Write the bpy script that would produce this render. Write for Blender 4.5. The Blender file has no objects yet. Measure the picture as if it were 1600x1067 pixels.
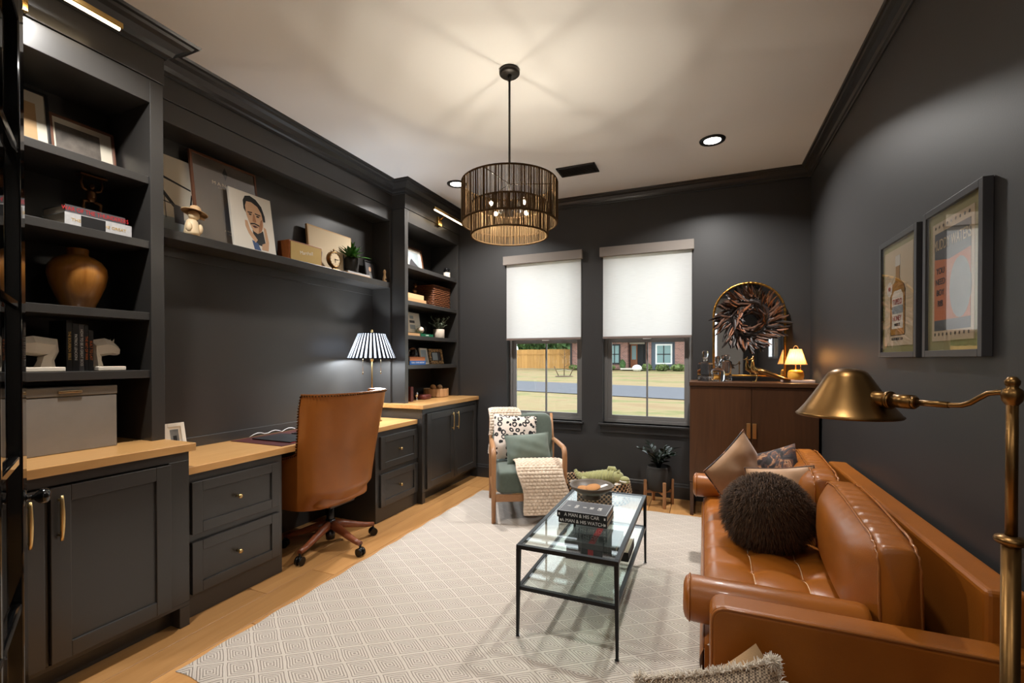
import bpy, bmesh, math, random
from mathutils import Vector, Matrix, Euler
R = math.radians
random.seed(7)
scene = bpy.context.scene
col = scene.collection

# ------------------------------------------------------------------ camera
cam_d = bpy.data.cameras.new('camera'); cam = bpy.data.objects.new('camera', cam_d); col.objects.link(cam)
cam_d.sensor_width = 36.0; cam_d.lens = 16.0; cam_d.clip_start = 0.02; cam_d.clip_end = 400
cam.location = (0, 0, 1.36); cam.rotation_euler = (R(90 - .45), 0, R(22.85))
cam_d.shift_y = 33.1 / 1600
scene.camera = cam
scene.view_settings.view_transform = 'Standard'; scene.view_settings.look = 'None'
scene.view_settings.gamma = 1.0; scene.view_settings.use_curve_mapping = False
scene.view_settings.exposure = 0.18

# ------------------------------------------------------------------ sky and sun
world = bpy.data.worlds.new('sky'); scene.world = world; world.use_nodes = True
wn = world.node_tree.nodes; wl = world.node_tree.links
bg = wn['Background']; bg.inputs['Color'].default_value = (.90, .96, 1.0, 1); bg.inputs['Strength'].default_value = 2.6
sun_d = bpy.data.lights.new('sun', 'SUN'); sun_d.energy = .5; sun_d.angle = R(12); sun_d.color = (1, .95, .86)
sun = bpy.data.objects.new('sun', sun_d); col.objects.link(sun); sun.rotation_euler = (R(38), 0, R(-60)); sun.location = (0, 0, 30)
scene.cycles.max_bounces = 8; scene.cycles.diffuse_bounces = 4; scene.cycles.glossy_bounces = 4
scene.cycles.transparent_max_bounces = 16; scene.cycles.transmission_bounces = 8
scene.cycles.sample_clamp_indirect = 4.0; scene.cycles.caustics_reflective = False; scene.cycles.caustics_refractive = False

def area_light(name, loc, rot, size, power, color, parent=None, size_y=None, shape='DISK', spread=180):
    d = bpy.data.lights.new(name, 'AREA'); d.shape = shape; d.size = size; d.energy = power; d.color = color
    if size_y: d.size_y = size_y
    d.spread = R(spread)
    o = bpy.data.objects.new(name, d); col.objects.link(o); o.location = loc; o.rotation_euler = rot; o.parent = parent
    return o
def point_light(name, loc, power, color, radius, parent=None):
    d = bpy.data.lights.new(name, 'POINT'); d.energy = power; d.color = color; d.shadow_soft_size = radius
    o = bpy.data.objects.new(name, d); col.objects.link(o); o.location = loc; o.parent = parent
    return o

# ------------------------------------------------------------------ material helpers
def S(r, g=None, b=None):
    if g is None:
        h = r; r, g, b = int(h[0:2], 16), int(h[2:4], 16), int(h[4:6], 16)
    f = lambda c: (c / 255 / 12.92) if c / 255 <= .04045 else ((c / 255 + .055) / 1.055) ** 2.4
    return (f(r), f(g), f(b), 1.0)
MATS = {}
class NT:
    def __init__(s, name):
        s.m = bpy.data.materials.new(name); s.m.use_nodes = True; s.t = s.m.node_tree
        s.n = s.t.nodes; s.b = s.n['Principled BSDF']; s.out = s.n['Material Output']
    def add(s, kind, **kw):
        n = s.n.new(kind)
        for k, v in kw.items():
            if k.startswith('i_'):
                key = k[2:].replace('_', ' ')
                key = int(key) if key.isdigit() else key
                n.inputs[key].default_value = v
            else: setattr(n, k, v)
        return n
    def link(s, a, b): s.t.links.new(a, b)
    def math(s, op, a, b=None, c=None):
        n = s.add('ShaderNodeMath', operation=op)
        for i, x in enumerate((a, b, c)):
            if x is None: continue
            if isinstance(x, (int, float)): n.inputs[i].default_value = x
            else: s.link(x, n.inputs[i])
        return n.outputs[0]
    def ramp(s, fac, stops):
        n = s.add('ShaderNodeValToRGB'); e = n.color_ramp.elements
        while len(e) > 1: e.remove(e[-1])
        e[0].position = stops[0][0]; e[0].color = stops[0][1]
        for p, c in stops[1:]:
            x = e.new(p); x.color = c
        s.link(fac, n.inputs[0]); return n.outputs[0]
    def mix(s, fac, a, b, blend='MIX'):
        n = s.add('ShaderNodeMix', data_type='RGBA', blend_type=blend)
        for key, x in ((0, fac), (6, a), (7, b)):
            if isinstance(x, (int, float)): n.inputs[key].default_value = x
            elif isinstance(x, tuple): n.inputs[key].default_value = x
            else: s.link(x, n.inputs[key])
        return n.outputs[2]
    def coords(s, scale=(1, 1, 1), rot=(0, 0, 0), jitter=False):
        tc = s.add('ShaderNodeTexCoord'); mp = s.add('ShaderNodeMapping')
        mp.inputs['Scale'].default_value = scale; mp.inputs['Rotation'].default_value = rot
        s.link(tc.outputs['Object'], mp.inputs['Vector'])
        if jitter:
            oi = s.add('ShaderNodeObjectInfo'); ml = s.add('ShaderNodeMath', operation='MULTIPLY'); ml.inputs[1].default_value = 37.0
            s.link(oi.outputs['Random'], ml.inputs[0]); cb = s.add('ShaderNodeCombineXYZ')
            for k in range(3): s.link(ml.outputs[0], cb.inputs[k])
            s.link(cb.outputs[0], mp.inputs['Location'])
        return mp.outputs[0]
    def noise(s, vec, scale, detail=4, rough=.55, dist=0):
        n = s.add('ShaderNodeTexNoise'); n.inputs['Scale'].default_value = scale; n.inputs['Detail'].default_value = detail
        n.inputs['Roughness'].default_value = rough; n.inputs['Distortion'].default_value = dist
        s.link(vec, n.inputs['Vector']); return n.outputs['Fac']
    def bump(s, h, strength=.2, dist=.01):
        n = s.add('ShaderNodeBump'); n.inputs['Strength'].default_value = strength; n.inputs['Distance'].default_value = dist
        s.link(h, n.inputs['Height']); s.link(n.outputs[0], s.b.inputs['Normal'])
    def set(s, **kw):
        for k, v in kw.items():
            key = k.replace('_', ' ')
            if isinstance(v, (int, float, tuple)): s.b.inputs[key].default_value = v
            else: s.link(v, s.b.inputs[key])
        return s
def M(name, c, rough=.5, metal=0.0, var=0.0, vs=6.0, bump=0.0, bs=60.0, spec=.5, coat=0.0, sheen=0.0, emit=0.0, trans=0.0, ior=1.45):
    if name in MATS: return MATS[name]
    t = NT(name); c = c if isinstance(c, tuple) else S(c)
    t.set(Roughness=rough, Metallic=metal); t.b.inputs['Specular IOR Level'].default_value = spec
    t.b.inputs['Coat Weight'].default_value = coat; t.b.inputs['Sheen Weight'].default_value = sheen
    t.b.inputs['Transmission Weight'].default_value = trans; t.b.inputs['IOR'].default_value = ior
    v = t.coords(jitter=True)
    if var:
        n = t.noise(v, vs, 5)
        lo = tuple(x * (1 - var) for x in c[:3]) + (1,); hi = tuple(min(1, x * (1 + var)) for x in c[:3]) + (1,)
        t.set(Base_Color=t.ramp(n, [(.3, lo), (.7, hi)]))
    else: t.set(Base_Color=c)
    if bump: t.bump(t.noise(v, bs, 4), bump, .004)
    if emit:
        t.b.inputs['Emission Color'].default_value = c; t.b.inputs['Emission Strength'].default_value = emit
    MATS[name] = t.m; return t.m
def wood(name, c1, c2, axis=1, grain=9.0, rough=.42, bump=.08, spread=.26, coat=0.0):
    t = NT(name); sc = [grain * 3, grain * 3, grain * 3]; sc[axis] = grain * .22
    v = t.coords(tuple(sc), jitter=True)
    n1 = t.noise(v, 1.0, 6, .6, 1.2)
    v2 = t.coords(tuple(x * .28 for x in sc), jitter=True); n2 = t.noise(v2, 1.0, 3, .5, .6)
    a = S(c1) if isinstance(c1, str) else c1; b = S(c2) if isinstance(c2, str) else c2
    c = t.ramp(n1, [(.28, a), (.72, b)])
    c = t.mix(t.math('MULTIPLY', n2, .55), c, tuple(x * .62 for x in a[:3]) + (1,))
    oi = t.add('ShaderNodeObjectInfo')
    hs = t.add('ShaderNodeHueSaturation'); t.link(c, hs.inputs['Color'])
    t.link(t.math('MULTIPLY_ADD', oi.outputs['Random'], spread, 1 - spread / 2), hs.inputs['Value'])
    t.set(Base_Color=hs.outputs[0], Roughness=rough); t.b.inputs['Coat Weight'].default_value = coat
    t.bump(n1, bump, .002); MATS[name] = t.m; return t.m
def thin_glass(name, tint=(1, 1, 1, 1), ior=1.5, rough=0.0, boost=1.0):
    t = NT(name); t.n.remove(t.b)
    tr = t.add('ShaderNodeBsdfTransparent'); tr.inputs[0].default_value = tint
    gl = t.add('ShaderNodeBsdfGlossy'); gl.inputs['Roughness'].default_value = rough
    fr = t.add('ShaderNodeFresnel'); ge = t.add('ShaderNodeNewGeometry'); t.link(t.math('MULTIPLY_ADD', ge.outputs['Backfacing'], 1 / ior - ior, ior), fr.inputs['IOR'])
    mx = t.add('ShaderNodeMixShader'); f = t.math('MULTIPLY', fr.outputs[0], boost)
    t.link(f, mx.inputs[0]); t.link(tr.outputs[0], mx.inputs[1]); t.link(gl.outputs[0], mx.inputs[2])
    t.link(mx.outputs[0], t.out.inputs['Surface']); MATS[name] = t.m; return t.m
def glow(name, c, strength):
    t = NT(name); t.n.remove(t.b); e = t.add('ShaderNodeEmission'); e.inputs[0].default_value = c if isinstance(c, tuple) else S(c)
    e.inputs[1].default_value = strength; t.link(e.outputs[0], t.out.inputs['Surface']); MATS[name] = t.m; return t.m

# ------------------------------------------------------------------ mesh helpers
ROOT = {}
class MB:
    def __init__(s): s.v = []; s.f = []; s.s = []
    def add(s, vs, fs, smooth=False, m=None):
        o = len(s.v)
        s.v += [tuple((m @ Vector(v))) if m else tuple(v) for v in vs]
        s.f += [tuple(i + o for i in f) for f in fs]; s.s += [smooth] * len(fs); return s
    def box(s, x0, x1, y0, y1, z0, z1, m=None):
        x0, x1 = min(x0, x1), max(x0, x1); y0, y1 = min(y0, y1), max(y0, y1); z0, z1 = min(z0, z1), max(z0, z1)
        return s.add([(x0,y0,z0),(x1,y0,z0),(x1,y1,z0),(x0,y1,z0),(x0,y0,z1),(x1,y0,z1),(x1,y1,z1),(x0,y1,z1)],
              [(0,3,2,1),(4,5,6,7),(0,1,5,4),(1,2,6,5),(2,3,7,6),(3,0,4,7)], False, m)
    def tube(s, pts, rad, n=8, caps=True, smooth=True, m=None, closed=False, up=None):
        pts = [Vector(p) for p in pts]; k = len(pts)
        if not isinstance(rad, (list, tuple)) or (isinstance(rad, tuple) and len(rad) == 2 and k != 2): rad = [rad] * k
        vs = []; fs = []; nrm = None
        for i, p in enumerate(pts):
            a = pts[i - 1] if (i > 0 or closed) else p; b = pts[(i + 1) % k] if (i < k - 1 or closed) else p
            t = (b - a); t = t.normalized() if t.length > 1e-9 else Vector((0, 0, 1))
            if nrm is None:
                ref = Vector(up) if up else (Vector((0, 0, 1)) if abs(t.z) < .9 else Vector((1, 0, 0)))
                nrm = (ref - t * ref.dot(t)).normalized()
            else:
                nn = nrm - t * nrm.dot(t); nrm = nn.normalized() if nn.length > 1e-6 else nrm
            bn = t.cross(nrm); r = rad[i]; ra, rb = r if isinstance(r, (list, tuple)) else (r, r)
            for j in range(n):
                q = 2 * math.pi * j / n; vs.append(p + nrm * (math.cos(q) * ra) + bn * (math.sin(q) * rb))
        for i in range(k if closed else k - 1):
            i2 = (i + 1) % k
            for j in range(n):
                fs.append((i * n + j, i * n + (j + 1) % n, i2 * n + (j + 1) % n, i2 * n + j))
        s.add(vs, fs, smooth, m)
        if caps and not closed:
            o = len(s.v) - len(vs)
            s.f += [tuple(o + j for j in reversed(range(n))), tuple(o + (k - 1) * n + j for j in range(n))]; s.s += [False, False]
        return s
    def cyl(s, p0, p1, r0, r1=None, n=20, m=None): return s.tube([p0, p1], [r0, r0 if r1 is None else r1], n, True, True, m)
    def lathe(s, prof, c=(0, 0, 0), n=28, m=None, smooth=True):
        vs = []; fs = []; k = len(prof)
        for r, z in prof:
            for j in range(n):
                q = 2 * math.pi * j / n; vs.append((c[0] + r * math.cos(q), c[1] + r * math.sin(q), c[2] + z))
        for i in range(k - 1):
            for j in range(n): fs.append((i * n + j, i * n + (j + 1) % n, (i + 1) * n + (j + 1) % n, (i + 1) * n + j))
        return s.add(vs, fs, smooth, m)
    def disc(s, c, r, n=24, m=None, up=True):
        vs = [(c[0] + r * math.cos(2 * math.pi * j / n), c[1] + r * math.sin(2 * math.pi * j / n), c[2]) for j in range(n)]
        return s.add(vs, [tuple(range(n)) if up else tuple(reversed(range(n)))], False, m)
    def grid(s, fn, nu, nv, cu=False, cv=False, smooth=True, m=None):
        vs = [fn(i / (nu if cu else nu - 1), j / (nv if cv else nv - 1)) for i in range(nu) for j in range(nv)]
        fs = [(i * nv + j, ((i + 1) % nu) * nv + j, ((i + 1) % nu) * nv + (j + 1) % nv, i * nv + (j + 1) % nv)
              for i in range(nu if cu else nu - 1) for j in range(nv if cv else nv - 1)]
        return s.add(vs, fs, smooth, m)
    def prism(s, poly, d0, d1, axis='z', m=None, smooth=False):
        def P(a, b, d): return (a, b, d) if axis == 'z' else ((d, a, b) if axis == 'x' else (a, d, b))
        n = len(poly); vs = [P(a, b, d0) for a, b in poly] + [P(a, b, d1) for a, b in poly]
        fs = [tuple(reversed(range(n))), tuple(range(n, 2 * n))]
        s.add(vs, fs, False, m); o = len(s.v) - 2 * n
        for i in range(n): s.f.append((o + i, o + (i + 1) % n, o + n + (i + 1) % n, o + n + i)); s.s.append(smooth)
        return s
    def ball(s, c, r, n=16, k=10, m=None):
        rx, ry, rz = r if isinstance(r, (list, tuple)) else (r, r, r)
        def fn(u, v):
            a = 2 * math.pi * u; b = math.pi * (.001 + .998 * v) - math.pi / 2
            return (c[0] + rx * math.cos(a) * math.cos(b), c[1] + ry * math.sin(a) * math.cos(b), c[2] + rz * math.sin(b))
        return s.grid(fn, n, k, cu=True, m=m)
    def molding(s, path, prof, side=1, closed=False):
        """sweep profile (out, z) along a horizontal polyline; out goes to the left of travel when side=1, mitred"""
        P = [Vector((p[0], p[1], 0)) for p in path]; k = len(P); rows = []
        for i, p in enumerate(P):
            d0 = (P[i] - P[i - 1]).normalized() if i > 0 else None; d1 = (P[i + 1] - P[i]).normalized() if i < k - 1 else None
            n0 = Vector((-d0.y, d0.x, 0)) * side if d0 else None; n1 = Vector((-d1.y, d1.x, 0)) * side if d1 else None
            if n0 is None: o = n1
            elif n1 is None: o = n0
            else: o = (n0 + n1) / max(.2, 1 + n0.dot(n1))
            rows.append([(p.x + o.x * a, p.y + o.y * a, z) for a, z in prof])
        n = len(prof); vs = [q for r_ in rows for q in r_]; fs = []
        for i in range(k - 1):
            for j in range(n - 1): fs.append((i * n + j, (i + 1) * n + j, (i + 1) * n + j + 1, i * n + j + 1))
        fs += [tuple(range(n)), tuple((k - 1) * n + j for j in reversed(range(n)))]
        return s.add(vs, fs, False)
    def build(s, name, mat, parent=None, w=True, bev=0, seg=2, sub=0, solid=0, kind=None, label=None, loc=None, rot=None):
        vs = s.v
        if parent is not None and w:
            inv = ROOT.get(parent.name)
            if inv is not None: vs = [tuple(inv @ Vector(v)) for v in vs]
        me = bpy.data.meshes.new(name); me.from_pydata(vs, [], s.f)
        me.polygons.foreach_set('use_smooth', s.s); me.materials.append(MATS[mat] if isinstance(mat, str) else mat); me.update()
        return link(name, me, parent, bev, seg, sub, solid, kind, label, loc, rot)
def link(name, me, parent=None, bev=0, seg=2, sub=0, solid=0, kind=None, label=None, loc=None, rot=None):
    o = bpy.data.objects.new(name, me); col.objects.link(o)
    if parent is not None:
        o.parent = parent
        if parent.name in ROOT: ROOT[o.name] = ROOT[parent.name]
    if loc: o.location = loc
    if rot: o.rotation_euler = rot
    if solid: x = o.modifiers.new('s', 'SOLIDIFY'); x.thickness = solid; x.offset = 0
    if bev:
        x = o.modifiers.new('b', 'BEVEL'); x.width = bev; x.segments = seg; x.limit_method = 'ANGLE'; x.angle_limit = R(35)
    if sub: x = o.modifiers.new('u', 'SUBSURF'); x.levels = sub; x.render_levels = sub
    if kind: o['kind'] = kind
    if label: o['label'] = label
    return o
def tag(o, label, cat, group=None, kind=None):
    o['label'] = label; o['category'] = cat
    if group: o['group'] = group
    if kind: o['kind'] = kind
    return o
def thing(name, label, cat, loc=(0, 0, 0), rz=0.0, group=None, rot=None):
    o = bpy.data.objects.new(name, None); col.objects.link(o); o.location = loc
    o.rotation_euler = rot if rot else (0, 0, rz); o.empty_display_size = .05
    ROOT[o.name] = (Matrix.Translation(loc) @ Euler(o.rotation_euler).to_matrix().to_4x4()).inverted()
    return tag(o, label, cat, group)
def struct(o):
    o['kind'] = 'structure'; return o
def lettering(body, size, mat, parent, m, name='lettering', align='CENTER', sx=1.0, ext=.0004):
    c = bpy.data.curves.new(name, 'FONT'); c.body = body; c.size = size; c.align_x = align; c.align_y = 'CENTER'; c.extrude = ext
    tmp = bpy.data.objects.new(name, c); me = bpy.data.meshes.new_from_object(tmp); bpy.data.objects.remove(tmp); bpy.data.curves.remove(c)
    me.materials.clear(); me.materials.append(MATS[mat]); o = bpy.data.objects.new(name, me); col.objects.link(o)
    if sx != 1: m = m @ Matrix.Diagonal((sx, 1, 1, 1))
    o.parent = parent
    o.matrix_local = (ROOT[parent.name] @ m) if parent.name in ROOT else m
    return o
def frame_mat(origin, xaxis, yaxis):
    x = Vector(xaxis).normalized(); y = Vector(yaxis).normalized(); z = x.cross(y)
    m = Matrix.Identity(4)
    for i in range(3): m[i][0] = x[i]; m[i][1] = y[i]; m[i][2] = z[i]; m[i][3] = origin[i]
    return m
def pillow_fn(w, h, t, pinch=.06, sgn=1, wr=0.0, seed=0, p=2.4):
    def fn(u, v):
        a = 2 * u - 1; b = 2 * v - 1
        q = (max(0, 1 - abs(a) ** p) * max(0, 1 - abs(b) ** p)) ** .55
        x = a * w / 2 * (1 - pinch * (1 - b * b) * .9 ); y = b * h / 2 * (1 - pinch * (1 - a * a) * .9)
        z = sgn * t / 2 * q
        if wr: z += sgn * wr * q * math.sin(7 * a + 3 * b + seed) * math.cos(5 * b - 2 * a + seed)
        return (x, y, z)
    return fn
def pillow(mb, w, h, t, m, pinch=.06, wr=0.0, seed=0, n=22, p=2.4):
    mb.grid(pillow_fn(w, h, t, pinch, 1, wr, seed, p), n, n, m=m)
    f = pillow_fn(w, h, t, pinch, -1, wr, seed, p)
    mb.grid(lambda u, v: f(1 - u, v), n, n, m=m); return mb
# ------------------------------------------------------------------ materials
M('wall_paint', S(50, 49, 49), .46, bump=.05, bs=180, spec=.5)
M('cabinet_paint', S(52, 50, 48), .32, bump=.02, bs=40, spec=.75)
M('trim_paint', S(46, 45, 45), .28)
M('ceiling_paint', S(225, 224, 223), .9)
M('foyer_paint', S(150, 147, 142), .85)
wood('oak_floor', 'bd8850', 'd4a066', 1, 6.0, .36, .10, spread=.5)
wood('maple_top', 'cc9658', 'deae72', 1, 7.0, .30, .04, coat=.25)
wood('walnut', '482c17', '5d3b22', 2, 7.0, .40, .06)
wood('walnut_x', '482c17', '5d3b22', 0, 7.0, .38, .06)
wood('teak', 'a2714a', 'bd8c60', 2, 9.0, .42, .06)
wood('teak_x', 'a2714a', 'bd8c60', 0, 9.0, .42, .06)
wood('base_wood', '6e3a22', '8e4f30', 0, 8.0, .35, .04)
wood('vase_wood', '8c561f', 'c88a42', 2, 3.6, .28, .02, coat=.3)
wood('bowl_wood', 'b98a5c', 'd8b084', 2, 10, .5, .05)
wood('speaker_wood', '8a4a22', 'a8602e', 1, 6, .42, .04)
wood('fence_wood', 'c08f50', 'd8a866', 2, 3, .8, .05)
M('brass', S(214, 184, 128), .30, 1.0); M('aged_brass', S(138, 104, 62), .34, 1.0, bump=.02, bs=120)
M('polished_brass', S(216, 178, 112), .18, 1.0); M('pewter_brass', S(190, 166, 130), .25, 1.0)
M('black_metal', S(30, 30, 31), .38, .6); M('black_gloss', S(12, 12, 13), .08, coat=.6); M('black_plastic', S(16, 16, 17), .3)
M('dark_bronze', S(44, 40, 37), .4, .5); M('chrome', S(210, 210, 212), .12, 1.0)
M('window_frame', S(112, 110, 108), .45); M('vinyl_white', S(232, 232, 230), .4)
M('valance', S(132, 124, 117), .7, bump=.05, bs=200); M('rail_taupe', S(112, 98, 92), .6)
M('paper', S(232, 224, 208), .8); M('mat_board', S(214, 205, 186), .85); M('olive_mat', S(160, 152, 100), .8)
M('poster_cream', S(214, 192, 158), .75); M('tan_linen', S(196, 160, 118), .85, bump=.2, bs=300)
M('gray_felt', S(128, 122, 114), .85, var=.08, bump=.1, bs=300); M('gray_lid', S(118, 112, 104), .8)
M('plaster', S(226, 214, 196), .75, var=.05); M('cream_ceramic', S(220, 196, 158), .5, var=.1)
M('green_fabric', S(84, 94, 84), .85, sheen=.3, var=.06, vs=40, bump=.15, bs=500)
M('sage_velvet', S(96, 108, 96), .75, sheen=.6, var=.08, vs=9, bump=.05, bs=300)
M('stone_pot', S(44, 41, 38), .75, var=.15, bump=.3, bs=60); M('concrete', S(186, 172, 156), .8, var=.12, bump=.2, bs=50)
M('ceramic_bowl', S(92, 80, 68), .45, var=.2, vs=20); M('leaf_dark', S(22, 30, 22), .22, var=.3, coat=.4)
M('leaf_green', S(64, 112, 44), .4, var=.3, vs=14); M('leaf_sage', S(122, 132, 112), .6, var=.2)
M('soil', S(40, 32, 26), .95); M('stem_green', S(60, 80, 40), .6)
M('leather', S(150, 86, 26), .34, var=.14, vs=3.2, bump=.14, bs=240, coat=.08)
M('leather_dark', S(112, 62, 28), .42, var=.1, vs=3, bump=.1, bs=220)
M('leather_chair', S(150, 88, 36), .34, var=.16, vs=3.0, bump=.1, bs=200, coat=.1)
M('piping', S(160, 98, 48), .22); M('stitch', S(226, 196, 160), .7)  # piping lighter than the leather, window highlights put into its colour
M('nailhead', S(84, 56, 32), .3, 1.0); M('caster', S(24, 22, 20), .25, .3)
M('black_book', S(24, 23, 24), .45); M('charcoal_book', S(74, 72, 74), .4); M('page', S(222, 210, 188), .9, bump=.3, bs=200)
M('red_print', S(170, 26, 32), .5); M('gold_print', S(206, 168, 92), .4, .4); M('white_print', S(228, 226, 222), .6); M('black_print', S(24, 22, 20), .6)
M('silver_book', S(176, 174, 172), .45, var=.1, vs=60); M('dark_red', S(74, 28, 26), .5); M('tan_book', S(206, 168, 122), .7); M('tan_book2', S(190, 148, 104), .7)
M('green_book', S(24, 96, 66), .5); M('blue_book', S(40, 92, 158), .5); M('orange_book', S(206, 128, 80), .6); M('orange_print', S(214, 110, 44), .5)
M('bronze_cast', S(92, 62, 38), .38, .9, var=.2, vs=30); M('leather_red', S(96, 44, 38), .45)
M('plush', S(158, 156, 104), .95, sheen=.5, var=.12, vs=60, bump=.4, bs=160); M('plush_white', S(238, 234, 226), .9)
M('bed_cushion', S(222, 214, 202), .9, bump=.3, bs=120); M('fringe', S(226, 214, 196), .95, sheen=.4, var=.1, vs=80)
shade_twine = 1; M('tan_twine', S(205, 160, 108), .85, var=.2, vs=50)
M('wicker', S(112, 66, 38), .6, var=.35, vs=40); M('cork', S(176, 122, 70), .85, var=.15)
M('lamp_yellow', S(214, 160, 62), .4, var=.1); M('pink_stone', S(196, 172, 160), .5)
M('feather_brown', S(84, 50, 28), .5, var=.35, vs=30, sheen=.3); M('feather_dark', S(38, 28, 24), .45, var=.3, vs=30); M('feather_rust', S(122, 72, 42), .5, var=.3, vs=30)
M('fur_brown', S(60, 40, 22), .8, var=.35, vs=50); M('fur_tip', S(92, 64, 38), .8, var=.3, vs=40)
M('satin_tan', S(178, 136, 98), .5, sheen=.4, var=.12, vs=8); M('taupe_edge', S(60, 48, 40), .6); M('white_frame', S(228, 220, 206), .5)
M('black_frame', S(20, 19, 19), .35); M('steel_frame', S(66, 66, 68), .38); M('walnut_frame', S(104, 66, 46), .4, var=.15); M('gold_grille', S(178, 148, 86), .6, .3, bump=.3, bs=400)
M('skin_ink', S(206, 164, 128), .7); M('skin_shade', S(168, 118, 84), .7); M('denim', S(66, 88, 128), .7); M('clock_face', S(234, 210, 172), .5)
M('photo_gray', S(120, 120, 118), .6, var=.4, vs=14); M('sepia', S(150, 120, 82), .6, var=.3, vs=9); M('landscape', S(92, 84, 76), .6, var=.45, vs=16); M('sky_print', S(186, 150, 104), .6, var=.15, vs=5)
M('ink_green', S(64, 60, 40), .7, var=.3, vs=30); M('mist', S(150, 158, 160), .7, var=.2, vs=5); M('taupe_print', S(92, 80, 68), .5, var=.1, vs=4); M('whisky', S(176, 122, 34), .5, var=.2, vs=12); M('orange_poster', S(204, 110, 48), .6)
M('warm_wall', S(232, 226, 214), .85); M('mirror', S(215, 215, 215), .02, 1.0); M('gold_frame', S(196, 142, 66), .3, 1.0, var=.25, vs=40, bump=.3, bs=90)
M('brick_h', S(150, 106, 92), .9); M('asphalt', S(98, 100, 108), .9, var=.06, vs=3); M('siding', S(86, 96, 108), .8); M('roof_gray', S(108, 116, 126), .85, var=.1, vs=20)
M('house_trim', S(238, 238, 236), .6); M('house_glass', S(120, 150, 150), .12); M('oak_door', S(150, 92, 54), .5); M('dark_gray', S(46, 48, 50), .7); M('shrub_leaf', S(104, 120, 70), .8, var=.4, vs=3); M('tree_leaf', S(72, 100, 56), .8, var=.4, vs=2); M('bark', S(98, 80, 64), .9)  # one dark gray serves porch back, window trim, mullions and downspout
M('sandstone', S(216, 208, 196), .8)
thin_glass('pane_glass', (.97, .985, .98, 1), 1.45); thin_glass('table_glass', (.90, .95, .93, 1), 1.6, boost=1.1); thin_glass('frame_glass', (.99, .99, .99, 1), 1.8)
thin_glass('bulb_glass', (1, .97, .9, 1), 1.3); M('crystal', S(245, 248, 252), .02, trans=1.0, ior=1.5); thin_glass('dark_glass', (.35, .37, .38, 1), 1.55)
glow('filament', (1, .93, .81, 1), 1400); glow('led_warm', (1, .78, .5, 1), 8); glow('can_lens', (1, .95, .88, 1), 9)
# translucent blind cloth, fine horizontal weave
t = NT('blind_cloth'); t.n.remove(t.b)
v = t.coords((1, 1, 1)); w = t.add('ShaderNodeTexNoise'); mp = t.add('ShaderNodeMapping'); mp.inputs['Scale'].default_value = (12, 12, 420)
t.link(v, mp.inputs[0]); t.link(mp.outputs[0], w.inputs['Vector']); w.inputs['Scale'].default_value = 1; w.inputs['Detail'].default_value = 3
cc = t.ramp(w.outputs['Fac'], [(.3, (.88, .88, .88, 1)), (.7, (.96, .96, .96, 1))])
df = t.add('ShaderNodeBsdfDiffuse'); tl = t.add('ShaderNodeBsdfTranslucent'); mx = t.add('ShaderNodeMixShader'); mx.inputs[0].default_value = .7
t.link(cc, df.inputs[0]); t.link(cc, tl.inputs[0]); t.link(df.outputs[0], mx.inputs[1]); t.link(tl.outputs[0], mx.inputs[2]); t.link(mx.outputs[0], t.out.inputs[0]); MATS['blind_cloth'] = t.m
# translucent lamp shades
def shade_mat(name, c, tr):
    t = NT(name); t.n.remove(t.b); df = t.add('ShaderNodeBsdfDiffuse'); tl = t.add('ShaderNodeBsdfTranslucent'); mx = t.add('ShaderNodeMixShader')
    mx.inputs[0].default_value = tr; df.inputs[0].default_value = S(c); tl.inputs[0].default_value = S(c)
    t.link(df.outputs[0], mx.inputs[1]); t.link(tl.outputs[0], mx.inputs[2]); t.link(mx.outputs[0], t.out.inputs[0]); MATS[name] = t.m
shade_mat('dark_twine', '5c4a36', .32); shade_mat('shade_white', 'b0b6c0', .10); shade_mat('shade_black', '141416', .05); shade_mat('shade_rattan', 'd8b888', .5)
# rug: concentric diamond weave
t = NT('rug_weave'); tc = t.add('ShaderNodeTexCoord'); sp = t.add('ShaderNodeSeparateXYZ'); t.link(tc.outputs['Object'], sp.inputs[0])
wob = t.add('ShaderNodeTexNoise'); wob.inputs['Scale'].default_value = 7; t.link(tc.outputs['Object'], wob.inputs['Vector'])
wv = t.math('MULTIPLY_ADD', wob.outputs['Fac'], .012, -.006)
xa = t.math('DIVIDE', t.math('ADD', sp.outputs[0], wv), .098); yb = t.math('DIVIDE', t.math('ADD', sp.outputs[1], wv), .068)
uu = t.math('MULTIPLY', t.math('ADD', xa, yb), .5); vv = t.math('MULTIPLY', t.math('SUBTRACT', xa, yb), .5)
du = t.math('ABSOLUTE', t.math('SUBTRACT', t.math('FRACT', uu), .5)); dv = t.math('ABSOLUTE', t.math('SUBTRACT', t.math('FRACT', vv), .5))
dd = t.math('MULTIPLY', t.math('MAXIMUM', du, dv), 2.0)
ring = t.math('ABSOLUTE', t.math('SUBTRACT', t.math('FRACT', t.math('MULTIPLY_ADD', dd, 5.0, .25)), .5))
fine = t.add('ShaderNodeTexNoise'); fine.inputs['Scale'].default_value = 260; fine.inputs['Detail'].default_value = 2; t.link(tc.outputs['Object'], fine.inputs['Vector'])
big = t.add('ShaderNodeTexNoise'); big.inputs['Scale'].default_value = 1.6; t.link(tc.outputs['Object'], big.inputs['Vector'])
rr = t.math('ADD', ring, t.math('MULTIPLY_ADD', fine.outputs['Fac'], .22, -.11))
c = t.ramp(rr, [(.07, S(128, 116, 106)), (.23, S(210, 199, 187))])
c = t.mix(t.math('MULTIPLY', big.outputs['Fac'], .22), c, S(190, 174, 162)); t.set(Base_Color=c, Roughness=.95); t.b.inputs['Sheen Weight'].default_value = .2
t.bump(rr, .8, .006); MATS['rug_weave'] = t.m
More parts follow.
